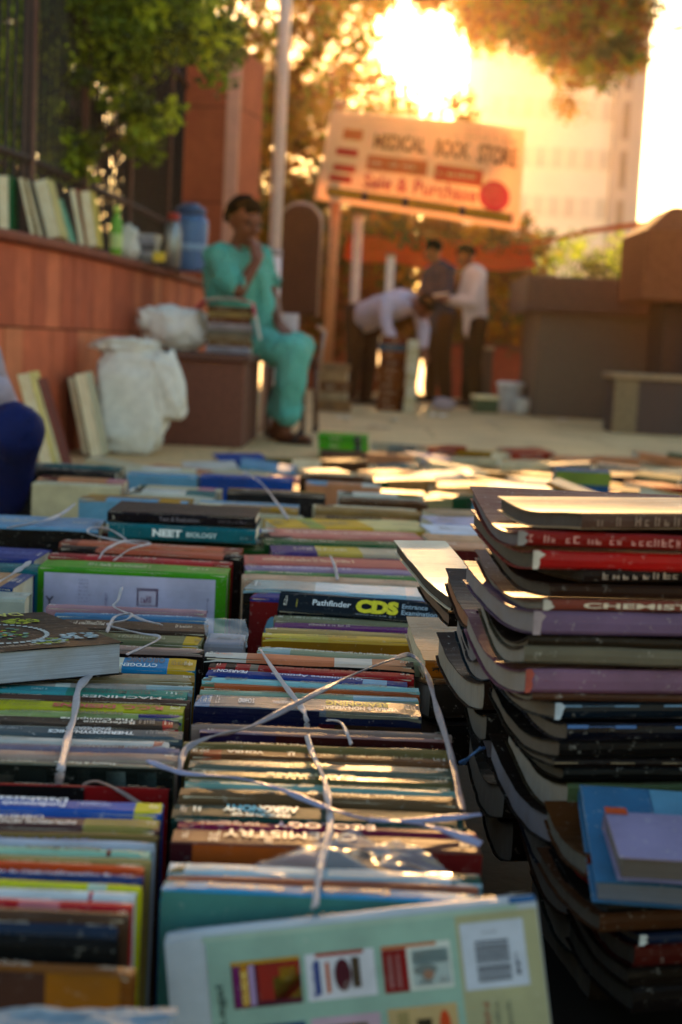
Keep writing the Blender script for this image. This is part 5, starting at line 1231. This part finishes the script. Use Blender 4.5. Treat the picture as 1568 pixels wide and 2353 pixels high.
mini(.575, .71, .76, .875, [(0, .0, .36, .92, '8a2420'), (.08, .1, .14, .8, 'd0a0a0'), (.2, .1, .25, .8, 'd0a0a0'), (.42, .08, .97, .86, 'b4bfc0'), (.44, .55, .95, .84, '9cb0b4'), (.5, .1, .7, .3, 'c8cccc'), (.8, .12, .92, .24, 'b06a2c'), (0, .93, .8, 1, 'c07a50')])
fr_.append((.445, .735, .49, .85, '5a1230', 0, 3, 1)); fr_.append((.655, .76, .72, .80, '7c8484', 0, 3, 1)); fr_.append((.68, .745, .71, .78, 'a08070', 0, 4, 1))
fr_ += [(.17, .48, .355, .645, '2c4a78', 0, 1), (.37, .48, .555, .65, 'c8b0c0', 0, 1), (.40, .52, .52, .62, '6a5a30', 0, 2), (.575, .48, .76, .655, 'c8b088', 0, 1), (.60, .50, .63, .64, 'a89870', 0, 2), (.65, .52, .69, .61, '3a3020', 0, 2), (.71, .52, .74, .635, 'c85a20', 0, 2, 1)]
fr_.append((.79, .69, .96, .925, 'ccd2e0', 0, 1))
rgb = random.Random(12); vv = .715
while vv < .86:
    w_ = rgb.choice((.002, .003, .005)); fr_.append((.825, vv, .915, vv + w_, '2c3240', 0, 2)); vv += w_ + rgb.choice((.002, .003, .005))
make_book(org, rot, L3, T3, D3, 'c6ccd4', 'mint green back cover with small book pictures and a barcode, leaning at the front', group=None, front=tuple(fr_), fronttexts=(("Legal", .125, .15, .655, .80, '1c3a34', 'v'), (None, .93, .945, .73, .85, '3a4050'), (None, .85, .90, .885, .895, '3a4050'), ("ISBN", .83, .845, .50, .645, '8a4a30', 'v'), ("Reg. Office", .86, .872, .46, .645, '4a5044', 'v'), ("Branch", .89, .902, .50, .64, '4a5044', 'v'), ("English", .385, .40, .725, .84, '3a4a8a', 'v'), ("GUIDE", .195, .212, .725, .84, 'e0c060', 'v')), page='c8ccdc', gloss=.45, wear=.25)
# support under it, the dark space
# ------------------------------------------------------------------ twine
def ribbon(pts, w, label, mat=None, group='plastic twine tied round the bundles', twist=.6, seed=0, th=.0012):
    pts = [Vector(p) for p in pts]; n = 10; sp = []
    for i in range(len(pts) - 1):           # catmull-rom
        p0, p1, p2, p3 = pts[max(i - 1, 0)], pts[i], pts[i + 1], pts[min(i + 2, len(pts) - 1)]
        for k in range(n):
            t = k / n; sp.append(.5 * ((2 * p1) + (p2 - p0) * t + (2 * p0 - 5 * p1 + 4 * p2 - p3) * t * t + (3 * p1 - p0 - 3 * p2 + p3) * t ** 3))
    sp.append(pts[-1]); v = []; f = []; org = sp[0].copy()
    for i, p in enumerate(sp):
        d = (sp[min(i + 1, len(sp) - 1)] - sp[max(i - 1, 0)]).normalized(); s = d.cross(Vector((0, 0, 1)))
        if s.length < .1: s = d.cross(Vector((0, 1, 0)))
        s.normalize(); up = s.cross(d); a = twist * math.sin(i * .23 + seed) + .3 * noise.noise(Vector((i * .3, seed, 0)))
        ww = w * (.75 + .35 * noise.noise(Vector((i * .21, seed + 4, 1)))); sd = (s * math.cos(a) + up * math.sin(a)); nn = (up * math.cos(a) - s * math.sin(a))
        for c, h in ((-1, 0), (-.4, .6), (.3, -.3), (1, .2)): v.append(p + sd * ww * c / 2 + nn * (h * th + th * .5) - org)
        for c, h in ((1, .2), (.3, -.3), (-.4, .6), (-1, 0)): v.append(p + sd * ww * c / 2 + nn * (h * th - th * .5) - org)
    for i in range(len(sp) - 1):
        for k in range(8): f.append((i * 8 + k, i * 8 + (k + 1) % 8, i * 8 + 8 + (k + 1) % 8, i * 8 + 8 + k))
    o = mesh('twine', v, f, mat or clothm('d2cbd0', .35, "white_plastic_twine", .35, 60), None, None, True); o.location = org
    return tag(o, label, 'twine', group)
T_ = lambda *a: [P(x, y, z) for x, y, z in a]
ribbon(T_((214, 1548, .205), (182, 1580, .204), (172, 1640, .203), (155, 1700, .203), (140, 1770, .201)) + [PY(130, 1838, 1.32)], .010, 'thick white twine running down over the yellow R.C.C. book')
ribbon(T_((598, 1492, .206), (640, 1555, .203), (690, 1622, .203), (704, 1650, .199)) + [PY(706, 1672, 1.50)], .008, 'white twine crossing the REASONING book from upper left to lower right', seed=1)
ribbon(T_((414, 1768, .203), (428, 1722, .206), (480, 1695, .212), (570, 1672, .222), (680, 1618, .232), (800, 1556, .236), (905, 1514, .232), (945, 1506, .226), (978, 1540, .222), (1002, 1620, .215), (1035, 1730, .210), (1062, 1860, .203)), .0085, 'long grey ribbon arching up across both middle bundles and down their right side', seed=2, mat=clothm('a8a0a8', .3, "greyish_twine", .35, 60))
ribbon(T_((340, 1748, .203), (420, 1776, .204), (540, 1788, .204), (640, 1812, .205), (740, 1852, .206), (850, 1884, .206), (960, 1885, .205), (1105, 1872, .203)), .0075, 'bluish white twine sagging from the left bundle towards the dark gap', seed=3, mat=clothm('a4a8cc', .3, "bluish_twine", .35, 60))
ribbon(T_((706, 1690, .205), (718, 1730, .203), (745, 1790, .203), (756, 1850, .204), (758, 1912, .202), (738, 1985, .203), (724, 2085, .196)), .0075, 'white twine running straight down over Genetics and AGRONOMY', seed=4)
ribbon(T_((850, 1884, .206), (930, 1890, .207), (1010, 1905, .206), (1105, 1940, .202)), .009, 'flat lilac ribbon end fanning right beside the AGRONOMY book', seed=5, mat=clothm('a4a8cc', .3, "bluish_twine", .35, 60))
ribbon(T_((752, 1655, .204), (785, 1662, .206), (808, 1710, .203)), .005, 'short thin white twine loop behind the brown VOHRA book', seed=6)
ribbon(T_((228, 1284, .207), (245, 1262, .215), (290, 1243, .218), (345, 1248, .212), (300, 1262, .213), (262, 1288, .207)), .007, 'white looped twine knot on the green framed book bundle', seed=7)
ribbon(T_((290, 1240, .210), (255, 1218, .225), (212, 1212, .230), (205, 1226, .222), (260, 1240, .213), (330, 1252, .210)), .006, 'large white twine loop standing above the salmon book', seed=8)
ribbon(T_((280, 1350, .214), (272, 1378, .202), (262, 1394, .195), (300, 1412, .196), (330, 1425, .196), (372, 1436, .196)), .006, 'white twine end trailing from the green framed cover', seed=9)
ribbon(T_((246, 1452, .196), (264, 1418, .200), (302, 1410, .202), (290, 1425, .199), (248, 1436, .197), (320, 1455, .196), (368, 1466, .195), (292, 1504, .200)), .0055, 'tangled white twine knot over the brown glossy book', seed=10)
ribbon(T_((560, 1085, .215), (600, 1110, .230), (640, 1160, .222), (662, 1192, .209)), .010, 'white twine standing in an arc behind the golden yellow book', seed=11)
ribbon(T_((-20, 1345, .210), (20, 1325, .215), (50, 1305, .225), (72, 1290, .235)), .012, 'short thick cream twine end poking up at the left edge', seed=12)
ribbon(T_((20, 1212, .222), (90, 1200, .222), (140, 1182, .226), (172, 1158, .240)), .010, 'white twine on the light blue spined book at the left', seed=13)
ribbon(T_((760, 1278, .212), (770, 1302, .206), (776, 1332, .204)), .007, 'short white twine across the salmon bundle behind the light blue spine', seed=14)
ribbon([PY(172, 1836, 1.30), PY(190, 1806, 1.28), PY(222, 1796, 1.27), PY(270, 1815, 1.26), PY(325, 1850, 1.25)], .006, 'wispy translucent twine loop before the red and black book', seed=15, mat=clothm('c8b0a8', .6, "frayed_twine", .4, 60))

# ------------------------------------------------------------------ tall sagging pile at the right
def slab(X, Y, z, L, W, T, sag, rise, yaw, col, label, group, page='8f8578', spine=None, title=None, tcol='d8c8b8', lift=0, gloss=.4, marks=None, capcol=None, name='book'):
    """book lying with its spine to the camera, sagging along its width; (X, Y, z) = left foot of the spine"""
    n = 14; rg = random.Random(int(z * 9999) + int(X * 999)); th = .0013
    yaw += R(rg.uniform(-2.5, 2.5)); W *= rg.uniform(.84, 1.12); sag *= rg.uniform(.45, .95); ph_ = rg.uniform(0, 9); pk = rg.uniform(.85, 1.15)
    root = empty(name, (X, Y, z), label, 'book', group, rot=(0, 0, yaw)); BOOKS.append(root)
    def zz(t): return -sag * math.sin(math.pi * min(1, t ** pk)) + rise * t * t + .0022 * math.sin(t * 7 + ph_) * t
    def strip(x0, x1, t0, t1, a0, a1, m, mb, nn=n):
        ts = [t0 + (t1 - t0) * i / nn for i in range(nn + 1)]
        v = [];
        for t in ts:
            y = t * W
            for x, a in ((x0, a0), (x0, a1), (x1, a1), (x1, a0)): v.append((x + .0015 * noise.noise(Vector((t * 9, a * 50, z * 40))), y, zz(t) + a))
        f = [(i * 4 + j, i * 4 + (j + 1) % 4, i * 4 + 4 + (j + 1) % 4, i * 4 + 4 + j) for i in range(nn) for j in range(4)]
        f += [(0, 1, 2, 3)[::-1], tuple(nn * 4 + k for k in range(4))]; mb.add(v, f, m)
    cb_ = MB(); strip(0, L, .004, 1, 0, th, 0, cb_); strip(0, L, .004, 1 + rg.uniform(-.01, .02), T - th, T, 0, cb_)
    # spine
    v = []; pr = [(.0015, 0), (-.001, T * .15), (-.0018, T * .5), (-.001, T * .85), (.0015, T)]
    m_ = 10
    for i in range(m_ + 1):
        x = L * i / m_
        for y, a in pr: v.append((x, y + .0008 * noise.noise(Vector((x * 30, a * 90, z * 30))), a + .0008 * noise.noise(Vector((x * 20, 5, z * 77)))))
    cb_.add(v, [(i * 5 + j, (i + 1) * 5 + j, (i + 1) * 5 + j + 1, i * 5 + j + 1) for i in range(m_) for j in range(4)], 1)
    cb_.build('cover', [cover(col, gloss), cover(spine or col, gloss)], root)
    pb_ = MB(); strip(.003, L - .003, .012, .985, th + .0003, T - th - .0003, 0, pb_); pb_.build('pages', pages(page), root)
    q = MB()
    fn = lambda u, w: Vector((u * L, -.0026, w * T))
    if title: add_text(q, title[0], fn, title[1], title[2], .25, .75, 0, bold=.03)
    for mk in marks or (): add_marks(q, fn, mk[0], mk[1], mk[2], mk[3], 0, rg, w=mk[4] if len(mk) > 4 else .03)
    if q.v: q.build('spine_title', ink(tcol), root)
    if capcol:
        q = MB(); pg_ = [(-.0015, 0), (rg.uniform(.002, .006), 0), (rg.uniform(.004, .010), T * .3), (rg.uniform(.003, .007), T * .55), (rg.uniform(.005, .012), T * .8), (rg.uniform(.001, .005), T), (-.0015, T)]
        q.add([(x_, -.0030, z_) for x_, z_ in pg_] + [(x_, -.0020, z_) for x_, z_ in pg_], [tuple(range(7)), tuple(range(13, 6, -1))]); q.build('worn_corner', plain(capcol, .8, "torn_paper", 60, .3, .3), root)
    return root
GR = 'tall sagging pile of books at the right front'
Yr = 1.27
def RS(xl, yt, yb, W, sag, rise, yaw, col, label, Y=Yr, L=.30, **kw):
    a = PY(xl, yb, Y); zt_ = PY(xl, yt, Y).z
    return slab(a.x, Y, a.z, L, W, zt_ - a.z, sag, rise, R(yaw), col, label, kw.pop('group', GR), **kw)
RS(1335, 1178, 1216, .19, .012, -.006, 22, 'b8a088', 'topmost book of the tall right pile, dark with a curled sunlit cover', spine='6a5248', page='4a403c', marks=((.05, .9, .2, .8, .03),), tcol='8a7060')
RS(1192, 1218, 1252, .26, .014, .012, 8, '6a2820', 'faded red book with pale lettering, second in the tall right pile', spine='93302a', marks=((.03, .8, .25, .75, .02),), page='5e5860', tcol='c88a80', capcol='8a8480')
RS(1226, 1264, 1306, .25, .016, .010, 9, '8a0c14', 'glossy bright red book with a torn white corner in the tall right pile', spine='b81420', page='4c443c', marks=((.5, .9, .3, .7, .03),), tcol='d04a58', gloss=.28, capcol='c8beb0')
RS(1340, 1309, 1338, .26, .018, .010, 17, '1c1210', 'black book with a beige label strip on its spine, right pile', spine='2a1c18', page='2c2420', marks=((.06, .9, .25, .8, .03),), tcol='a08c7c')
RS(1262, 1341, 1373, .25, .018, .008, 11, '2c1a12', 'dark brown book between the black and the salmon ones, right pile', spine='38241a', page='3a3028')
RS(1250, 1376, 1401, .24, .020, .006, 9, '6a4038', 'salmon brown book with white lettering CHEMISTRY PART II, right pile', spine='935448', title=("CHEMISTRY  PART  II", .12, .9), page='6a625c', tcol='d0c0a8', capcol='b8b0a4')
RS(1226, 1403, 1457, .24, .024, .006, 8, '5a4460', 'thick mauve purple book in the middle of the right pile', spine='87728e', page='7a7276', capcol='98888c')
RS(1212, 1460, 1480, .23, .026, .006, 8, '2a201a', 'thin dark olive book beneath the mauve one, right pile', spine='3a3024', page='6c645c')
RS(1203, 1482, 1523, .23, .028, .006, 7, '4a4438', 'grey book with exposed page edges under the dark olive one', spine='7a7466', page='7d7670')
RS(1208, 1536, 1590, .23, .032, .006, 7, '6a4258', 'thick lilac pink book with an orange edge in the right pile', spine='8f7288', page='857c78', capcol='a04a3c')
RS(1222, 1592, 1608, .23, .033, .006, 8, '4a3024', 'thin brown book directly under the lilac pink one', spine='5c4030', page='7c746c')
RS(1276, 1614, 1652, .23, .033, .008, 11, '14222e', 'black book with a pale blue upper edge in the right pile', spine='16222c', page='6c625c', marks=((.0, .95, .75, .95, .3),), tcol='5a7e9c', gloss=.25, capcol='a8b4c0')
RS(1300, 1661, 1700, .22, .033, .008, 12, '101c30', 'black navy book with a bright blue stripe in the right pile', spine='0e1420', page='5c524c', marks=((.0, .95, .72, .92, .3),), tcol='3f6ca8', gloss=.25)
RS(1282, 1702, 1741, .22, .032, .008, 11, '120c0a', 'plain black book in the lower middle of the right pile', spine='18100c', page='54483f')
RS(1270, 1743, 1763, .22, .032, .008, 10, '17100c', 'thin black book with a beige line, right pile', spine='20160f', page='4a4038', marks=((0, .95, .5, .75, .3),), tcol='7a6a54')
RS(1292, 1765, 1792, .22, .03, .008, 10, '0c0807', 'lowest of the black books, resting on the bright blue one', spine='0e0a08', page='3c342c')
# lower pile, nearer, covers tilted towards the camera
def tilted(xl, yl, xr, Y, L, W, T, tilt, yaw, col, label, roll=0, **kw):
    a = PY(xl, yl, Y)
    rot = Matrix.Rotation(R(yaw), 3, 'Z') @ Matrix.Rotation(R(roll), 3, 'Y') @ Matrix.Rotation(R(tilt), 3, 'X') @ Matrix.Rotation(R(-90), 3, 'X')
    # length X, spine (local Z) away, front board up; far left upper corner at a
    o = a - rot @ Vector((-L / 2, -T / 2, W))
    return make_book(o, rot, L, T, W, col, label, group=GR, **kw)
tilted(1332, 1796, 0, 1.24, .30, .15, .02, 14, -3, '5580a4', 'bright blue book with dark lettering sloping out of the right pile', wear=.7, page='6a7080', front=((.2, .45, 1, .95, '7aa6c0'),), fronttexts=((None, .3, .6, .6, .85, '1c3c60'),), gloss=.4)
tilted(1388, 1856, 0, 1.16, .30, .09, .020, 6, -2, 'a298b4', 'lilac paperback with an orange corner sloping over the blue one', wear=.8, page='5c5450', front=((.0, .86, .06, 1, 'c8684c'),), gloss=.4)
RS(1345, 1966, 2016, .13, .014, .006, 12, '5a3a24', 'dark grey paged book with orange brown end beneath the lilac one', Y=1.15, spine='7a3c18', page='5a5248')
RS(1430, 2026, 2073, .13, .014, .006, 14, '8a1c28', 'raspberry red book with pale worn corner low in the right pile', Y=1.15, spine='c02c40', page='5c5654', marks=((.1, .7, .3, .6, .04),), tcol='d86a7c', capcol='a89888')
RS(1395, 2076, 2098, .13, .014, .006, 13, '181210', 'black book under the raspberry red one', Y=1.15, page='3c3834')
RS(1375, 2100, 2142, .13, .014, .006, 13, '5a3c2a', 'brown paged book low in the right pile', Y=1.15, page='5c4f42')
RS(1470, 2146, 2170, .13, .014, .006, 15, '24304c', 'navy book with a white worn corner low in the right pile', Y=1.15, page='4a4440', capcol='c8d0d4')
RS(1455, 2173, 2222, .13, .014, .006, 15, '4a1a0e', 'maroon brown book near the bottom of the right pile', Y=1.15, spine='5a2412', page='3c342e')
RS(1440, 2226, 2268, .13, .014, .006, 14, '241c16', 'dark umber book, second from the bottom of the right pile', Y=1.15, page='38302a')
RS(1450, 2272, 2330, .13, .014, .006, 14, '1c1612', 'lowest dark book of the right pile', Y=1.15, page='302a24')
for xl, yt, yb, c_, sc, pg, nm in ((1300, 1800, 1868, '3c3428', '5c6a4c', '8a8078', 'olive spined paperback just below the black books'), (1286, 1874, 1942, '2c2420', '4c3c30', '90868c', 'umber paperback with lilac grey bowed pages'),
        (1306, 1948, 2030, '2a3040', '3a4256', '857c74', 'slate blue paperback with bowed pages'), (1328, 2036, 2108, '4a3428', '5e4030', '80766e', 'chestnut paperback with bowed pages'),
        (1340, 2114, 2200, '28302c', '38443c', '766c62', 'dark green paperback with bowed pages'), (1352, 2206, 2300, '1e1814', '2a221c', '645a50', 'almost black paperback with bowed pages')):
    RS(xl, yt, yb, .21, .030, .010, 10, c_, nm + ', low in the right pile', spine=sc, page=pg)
# middle pile behind it, ends bowed
GR2 = 'leaning stack of bowed books behind the right pile'
k = 0
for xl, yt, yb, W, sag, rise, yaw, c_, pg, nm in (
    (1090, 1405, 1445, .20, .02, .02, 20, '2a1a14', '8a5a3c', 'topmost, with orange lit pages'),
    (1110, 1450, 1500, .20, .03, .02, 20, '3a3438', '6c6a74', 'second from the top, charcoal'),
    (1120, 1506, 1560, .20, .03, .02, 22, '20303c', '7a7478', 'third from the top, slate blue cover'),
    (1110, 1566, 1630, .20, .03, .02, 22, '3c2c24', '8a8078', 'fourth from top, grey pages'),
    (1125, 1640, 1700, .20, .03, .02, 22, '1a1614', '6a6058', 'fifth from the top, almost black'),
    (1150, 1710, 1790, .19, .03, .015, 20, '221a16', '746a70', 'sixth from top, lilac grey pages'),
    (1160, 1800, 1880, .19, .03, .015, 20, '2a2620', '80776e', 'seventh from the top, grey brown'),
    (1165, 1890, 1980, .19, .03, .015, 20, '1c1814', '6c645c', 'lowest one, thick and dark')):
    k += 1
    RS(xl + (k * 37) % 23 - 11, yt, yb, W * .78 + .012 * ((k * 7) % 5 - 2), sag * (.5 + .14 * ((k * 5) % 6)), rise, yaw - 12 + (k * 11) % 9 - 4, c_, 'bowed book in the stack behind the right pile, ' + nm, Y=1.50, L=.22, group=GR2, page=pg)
# sunlit tattered cover pile
GR3 = 'small pile with sunlit torn covers'
a = PY(1036, 1404, 1.72)
slab(a.x, 1.72, a.z, .075, .25, .016, .0, .035, R(13), 'e0d4c0', 'book with sunlit torn white cover and black spine above the bowed stack', GR3, spine='14100c', page='3c3028', gloss=.32)
a = PY(1030, 1440, 1.74); slab(a.x, 1.74, a.z, .09, .19, .016, .0, .02, R(12), '1c1614', 'black book under the sunlit torn white one', GR3, spine='1c1816', page='6a5040')
a = PY(975, 1560, 1.76)
slab(a.x, 1.76, a.z, .085, .19, .024, .0, .018, R(6), 'a8947c', 'book with worn beige cover and Hindi lettering on its orange spine', GR3, spine='b0703c', page='c8b8a0', title=("विज्ञान", .10, .75), tcol='14100c', gloss=.3)
a = PY(985, 1650, 1.74); slab(a.x, 1.74, a.z, .09, .17, .042, .01, .0, R(14), '3a342e', 'grey brown curled paperback under the Hindi lettered one', GR3, page='8a8078')
a = PY(1000, 1760, 1.70); slab(a.x, 1.70, a.z, .10, .17, .05, .01, .0, R(14), '17120f', 'black thick book at the foot of the small sunlit pile', GR3, page='4a443e')
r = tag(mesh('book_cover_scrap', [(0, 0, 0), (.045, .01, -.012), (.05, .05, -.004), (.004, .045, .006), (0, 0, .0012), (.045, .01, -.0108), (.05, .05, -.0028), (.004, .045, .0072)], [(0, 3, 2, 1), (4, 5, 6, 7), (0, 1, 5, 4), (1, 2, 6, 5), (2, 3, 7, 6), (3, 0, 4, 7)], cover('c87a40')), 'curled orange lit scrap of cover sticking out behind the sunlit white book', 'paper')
r.location = PY(1145, 1298, 1.86)
ribbon([PY(1060, 1755, 1.40), PY(1085, 1735, 1.38), PY(1110, 1718, 1.36)], .008, 'short blue twine tied at the dark gap', seed=21, mat=clothm('5a84c0', .3, "blue_twine", .35, 60))

gs = MB(); gs.box(-1.6, 1.6, .35, 3.0, .002, .005)  # near-black sheet added so the gaps between books read as shade
tag(gs.build('shade_sheet', clothm('17130f', 0, "gap_shade_dark", .9, 6)), 'dark sheet added under the near bundles as shade in the gaps', 'shade sheet')
# ------------------------------------------------------------------ the far field of books
ORD = ['first', 'second', 'third', 'fourth', 'fifth', 'sixth', 'seventh', 'eighth', 'ninth', 'tenth', 'eleventh', 'twelfth', 'thirteenth', 'fourteenth', 'fifteenth', 'sixteenth']
PAL = [('rust red', '9a3c28'), ('cobalt blue', '2c54a0'), ('cream', 'cfc4a8'), ('charcoal', '2c2a2c'), ('olive', '6c6a38'), ('peach', 'c89070'), ('grey', '8a8884'), ('white', 'd8d4cc'), ('tan', 'a4845c'), ('dark green', '2a5034'), ('maroon', '5a1c20'), ('sky blue', '7aa4c0'), ('mustard', 'b48c30'), ('pink', 'c08890'), ('black', '171415'), ('teal', '2f6c70'), ('lilac', '9a90b0'), ('brown', '5e402c')]
PAL = PAL + [PAL[2], PAL[5], PAL[6], PAL[7], PAL[8], PAL[2], PAL[8], PAL[5], PAL[7], PAL[17], PAL[3]]
rg = random.Random(77)
GFN = 'rows of spine up books behind the near bundles'
GFS = 'sunlit jumble of books lying flat on the plaza'
row = 0
fieldsum = 0
def upright_row(Y, xa, xb, rowname, n=4, t=.042):
    """bundles side by side in one row, each a few spine up books deep"""
    global fieldsum
    x = xa; k = 0
    while x < xb - .12:
        L = rg.uniform(.20, .27); y = Y
        for j in range(n):
            nm, c_ = PAL[rg.randrange(len(PAL))]; T = rg.uniform(.6, 1.2) * t; zt_ = rg.uniform(.185, .205)
            bands = ()
            if rg.random() < .5: bands = ((0, rg.uniform(.1, .3), PAL[rg.randrange(len(PAL))][1]), (rg.uniform(.6, .8), 1, PAL[rg.randrange(len(PAL))][1]))
            make_book((x + L / 2 + rg.uniform(-.012, .012), y, 0), (0, 0, R(rg.uniform(-1.5, 1.5))), L, T, zt_, c_, f'{nm} book, {ORD[min(k, 15)]} bundle from left in {rowname}, {ORD[j]} deep',
                      group=GFN, simple=True, bands=bands, marks=((.15, .75, .3, .7, rg.choice(('d8d0c0', '2a2420', 'b89a50')), .018),), gloss=.65)
            y += T + .002; fieldsum += 1
        x += L + rg.uniform(.015, .04); k += 1
# left half rows, shaded
upright_row(2.92, -.60, -.15, 'the first shaded row', 4)
upright_row(3.15, -.10, .62, 'the row behind the golden one', 3, .05)
upright_row(3.40, -.62, .30, 'the second shaded row', 3, .06)
upright_row(3.75, -.80, .34, 'the third shaded row', 2, .08)
upright_row(4.20, -.92, .20, 'the fourth shaded row', 2, .08)

def jumble(cx_, cy_, n, rowname, k, z0=0.0, sml=1.0):
    global fieldsum
    z = z0
    for j in range(n):
        nm, c_ = PAL[rg.randrange(len(PAL))]; T = rg.uniform(.045, .085) * (1 if j < n - 1 else .6); L = rg.uniform(.20, .29) * sml; W = rg.uniform(.15, .20)
        yaw = R(rg.gauss(0, 22)); tl = R(rg.uniform(-3, 5)) if j == n - 1 else 0; rl = R(rg.uniform(-6, 9)) if j == n - 1 else R(rg.uniform(-1, 1))
        lift = abs(math.sin(rl)) * L / 2 + abs(math.sin(tl)) * W / 2
        pos = 'lying' if n == 1 else 'on top' if j == n - 1 else ('at the bottom' if j == 0 else 'in the middle')
        flat_book((cx_ + rg.uniform(-.02, .02), cy_ + rg.uniform(-.02, .02), z + lift * .6), L, W, T, yaw, c_, f'{nm} book {pos}, {ORD[min(k, 15)]} {"one" if n == 1 else "pile"} from left in {rowname}', GFS, tilt=tl, roll=rl, simple=True,
                  marks=((.2, .7, .3, .7, rg.choice(('d8d0c0', '2a2420')), .02),), gloss=.65, wear=.3)
        z += T + .002 + lift * .6; fieldsum += 1
rows = ((3.62, .48, 1.15, 3, 'the nearest sunlit row'), (4.05, .42, 1.25, 3, 'the second sunlit row'), (4.50, .02, 1.35, 2, 'the third sunlit row'), (4.85, -1.0, 1.45, 1, 'the fourth jumbled row'), (5.15, -1.0, 1.5, 1, 'the fifth jumbled row'), (5.5, -1.0, 1.5, 1, 'the sixth jumbled row'),
        (5.9, -.9, 1.6, 1, 'the seventh jumbled row'), (6.3, -.6, 1.7, 1, 'the eighth jumbled row'), (6.75, -.5, 1.8, 1, 'the ninth scattered row'), (7.3, .0, 1.9, 1, 'the tenth scattered row'), (8.1, .3, 2.1, 1, 'the last scattered row'))
for Y, xa, xb, n, nm in rows:
    x = xa; k = 0
    while x < xb:
        jumble(x, Y + rg.uniform(-.08, .08), n, nm, k, 0.0 if Y < 6.5 else 0); x += rg.uniform(.27, .33) if n > 1 else rg.uniform(.21, .27); k += 1
# special ones
p = PY(790, 1030, 7.6); zz = 0
for i, nm in enumerate(('bottom', 'middle', 'top')):
    flat_book((p.x, 7.6, zz), .26, .19, .040, R(2 - 3 * i), ('4f9c2c', '62b02e', '58a832')[i], f'lime green book at the {nm} of the green pile by the man\'s sandals', 'green pile by the sandals', simple=True, bands=((.72, .86, '2c3a44'),)); zz += .041
p = PY(1325, 1098, 5.0)
make_book((p.x, 4.92, .05), (R(8), 0, R(3)), .19, .05, .16, '2f5c8c', 'blue and green box like book standing up in the sunlit jumble at the right', group=None, front=((.0, .72, 1, 1, '8a9c58'), (.3, .1, .8, .6, '4a88c0'), (0, 0, .18, .7, '2c6048')), simple=True)
p = PY(1420, 1118, 3.7)
flat_book((p.x, 3.9, .20), .30, .14, .014, R(-20), 'c8905c', 'thin orange lit book tilted across the jumble behind the right pile', None, roll=R(16), simple=True, gloss=.3)
# loose papers far off are left to the ground

# ------------------------------------------------------------------ warm haze volume, added for the glare round the sun
hz = MB(); hz.box(-310, 310, -70, 340, -1, 60)
o = hz.build('haze', [])
o.data.materials.clear(); m = bpy.data.materials.new("glare_haze"); m.use_nodes = True
nt = m.node_tree; nt.nodes.remove(nt.nodes["Principled BSDF"]); pv = nt.nodes.new("ShaderNodeVolumePrincipled")
pv.inputs['Color'].default_value = (1.0, .66, .34, 1); pv.inputs['Density'].default_value = .0003; pv.inputs['Anisotropy'].default_value = .90
nt.links.new(pv.outputs[0], nt.nodes['Material Output'].inputs['Volume']); o.data.materials.append(m)
tag(o, 'thin warm haze volume added for the glare round the low sun', 'haze', kind='stuff')
print('BOOKS', len(BOOKS), 'field', fieldsum)
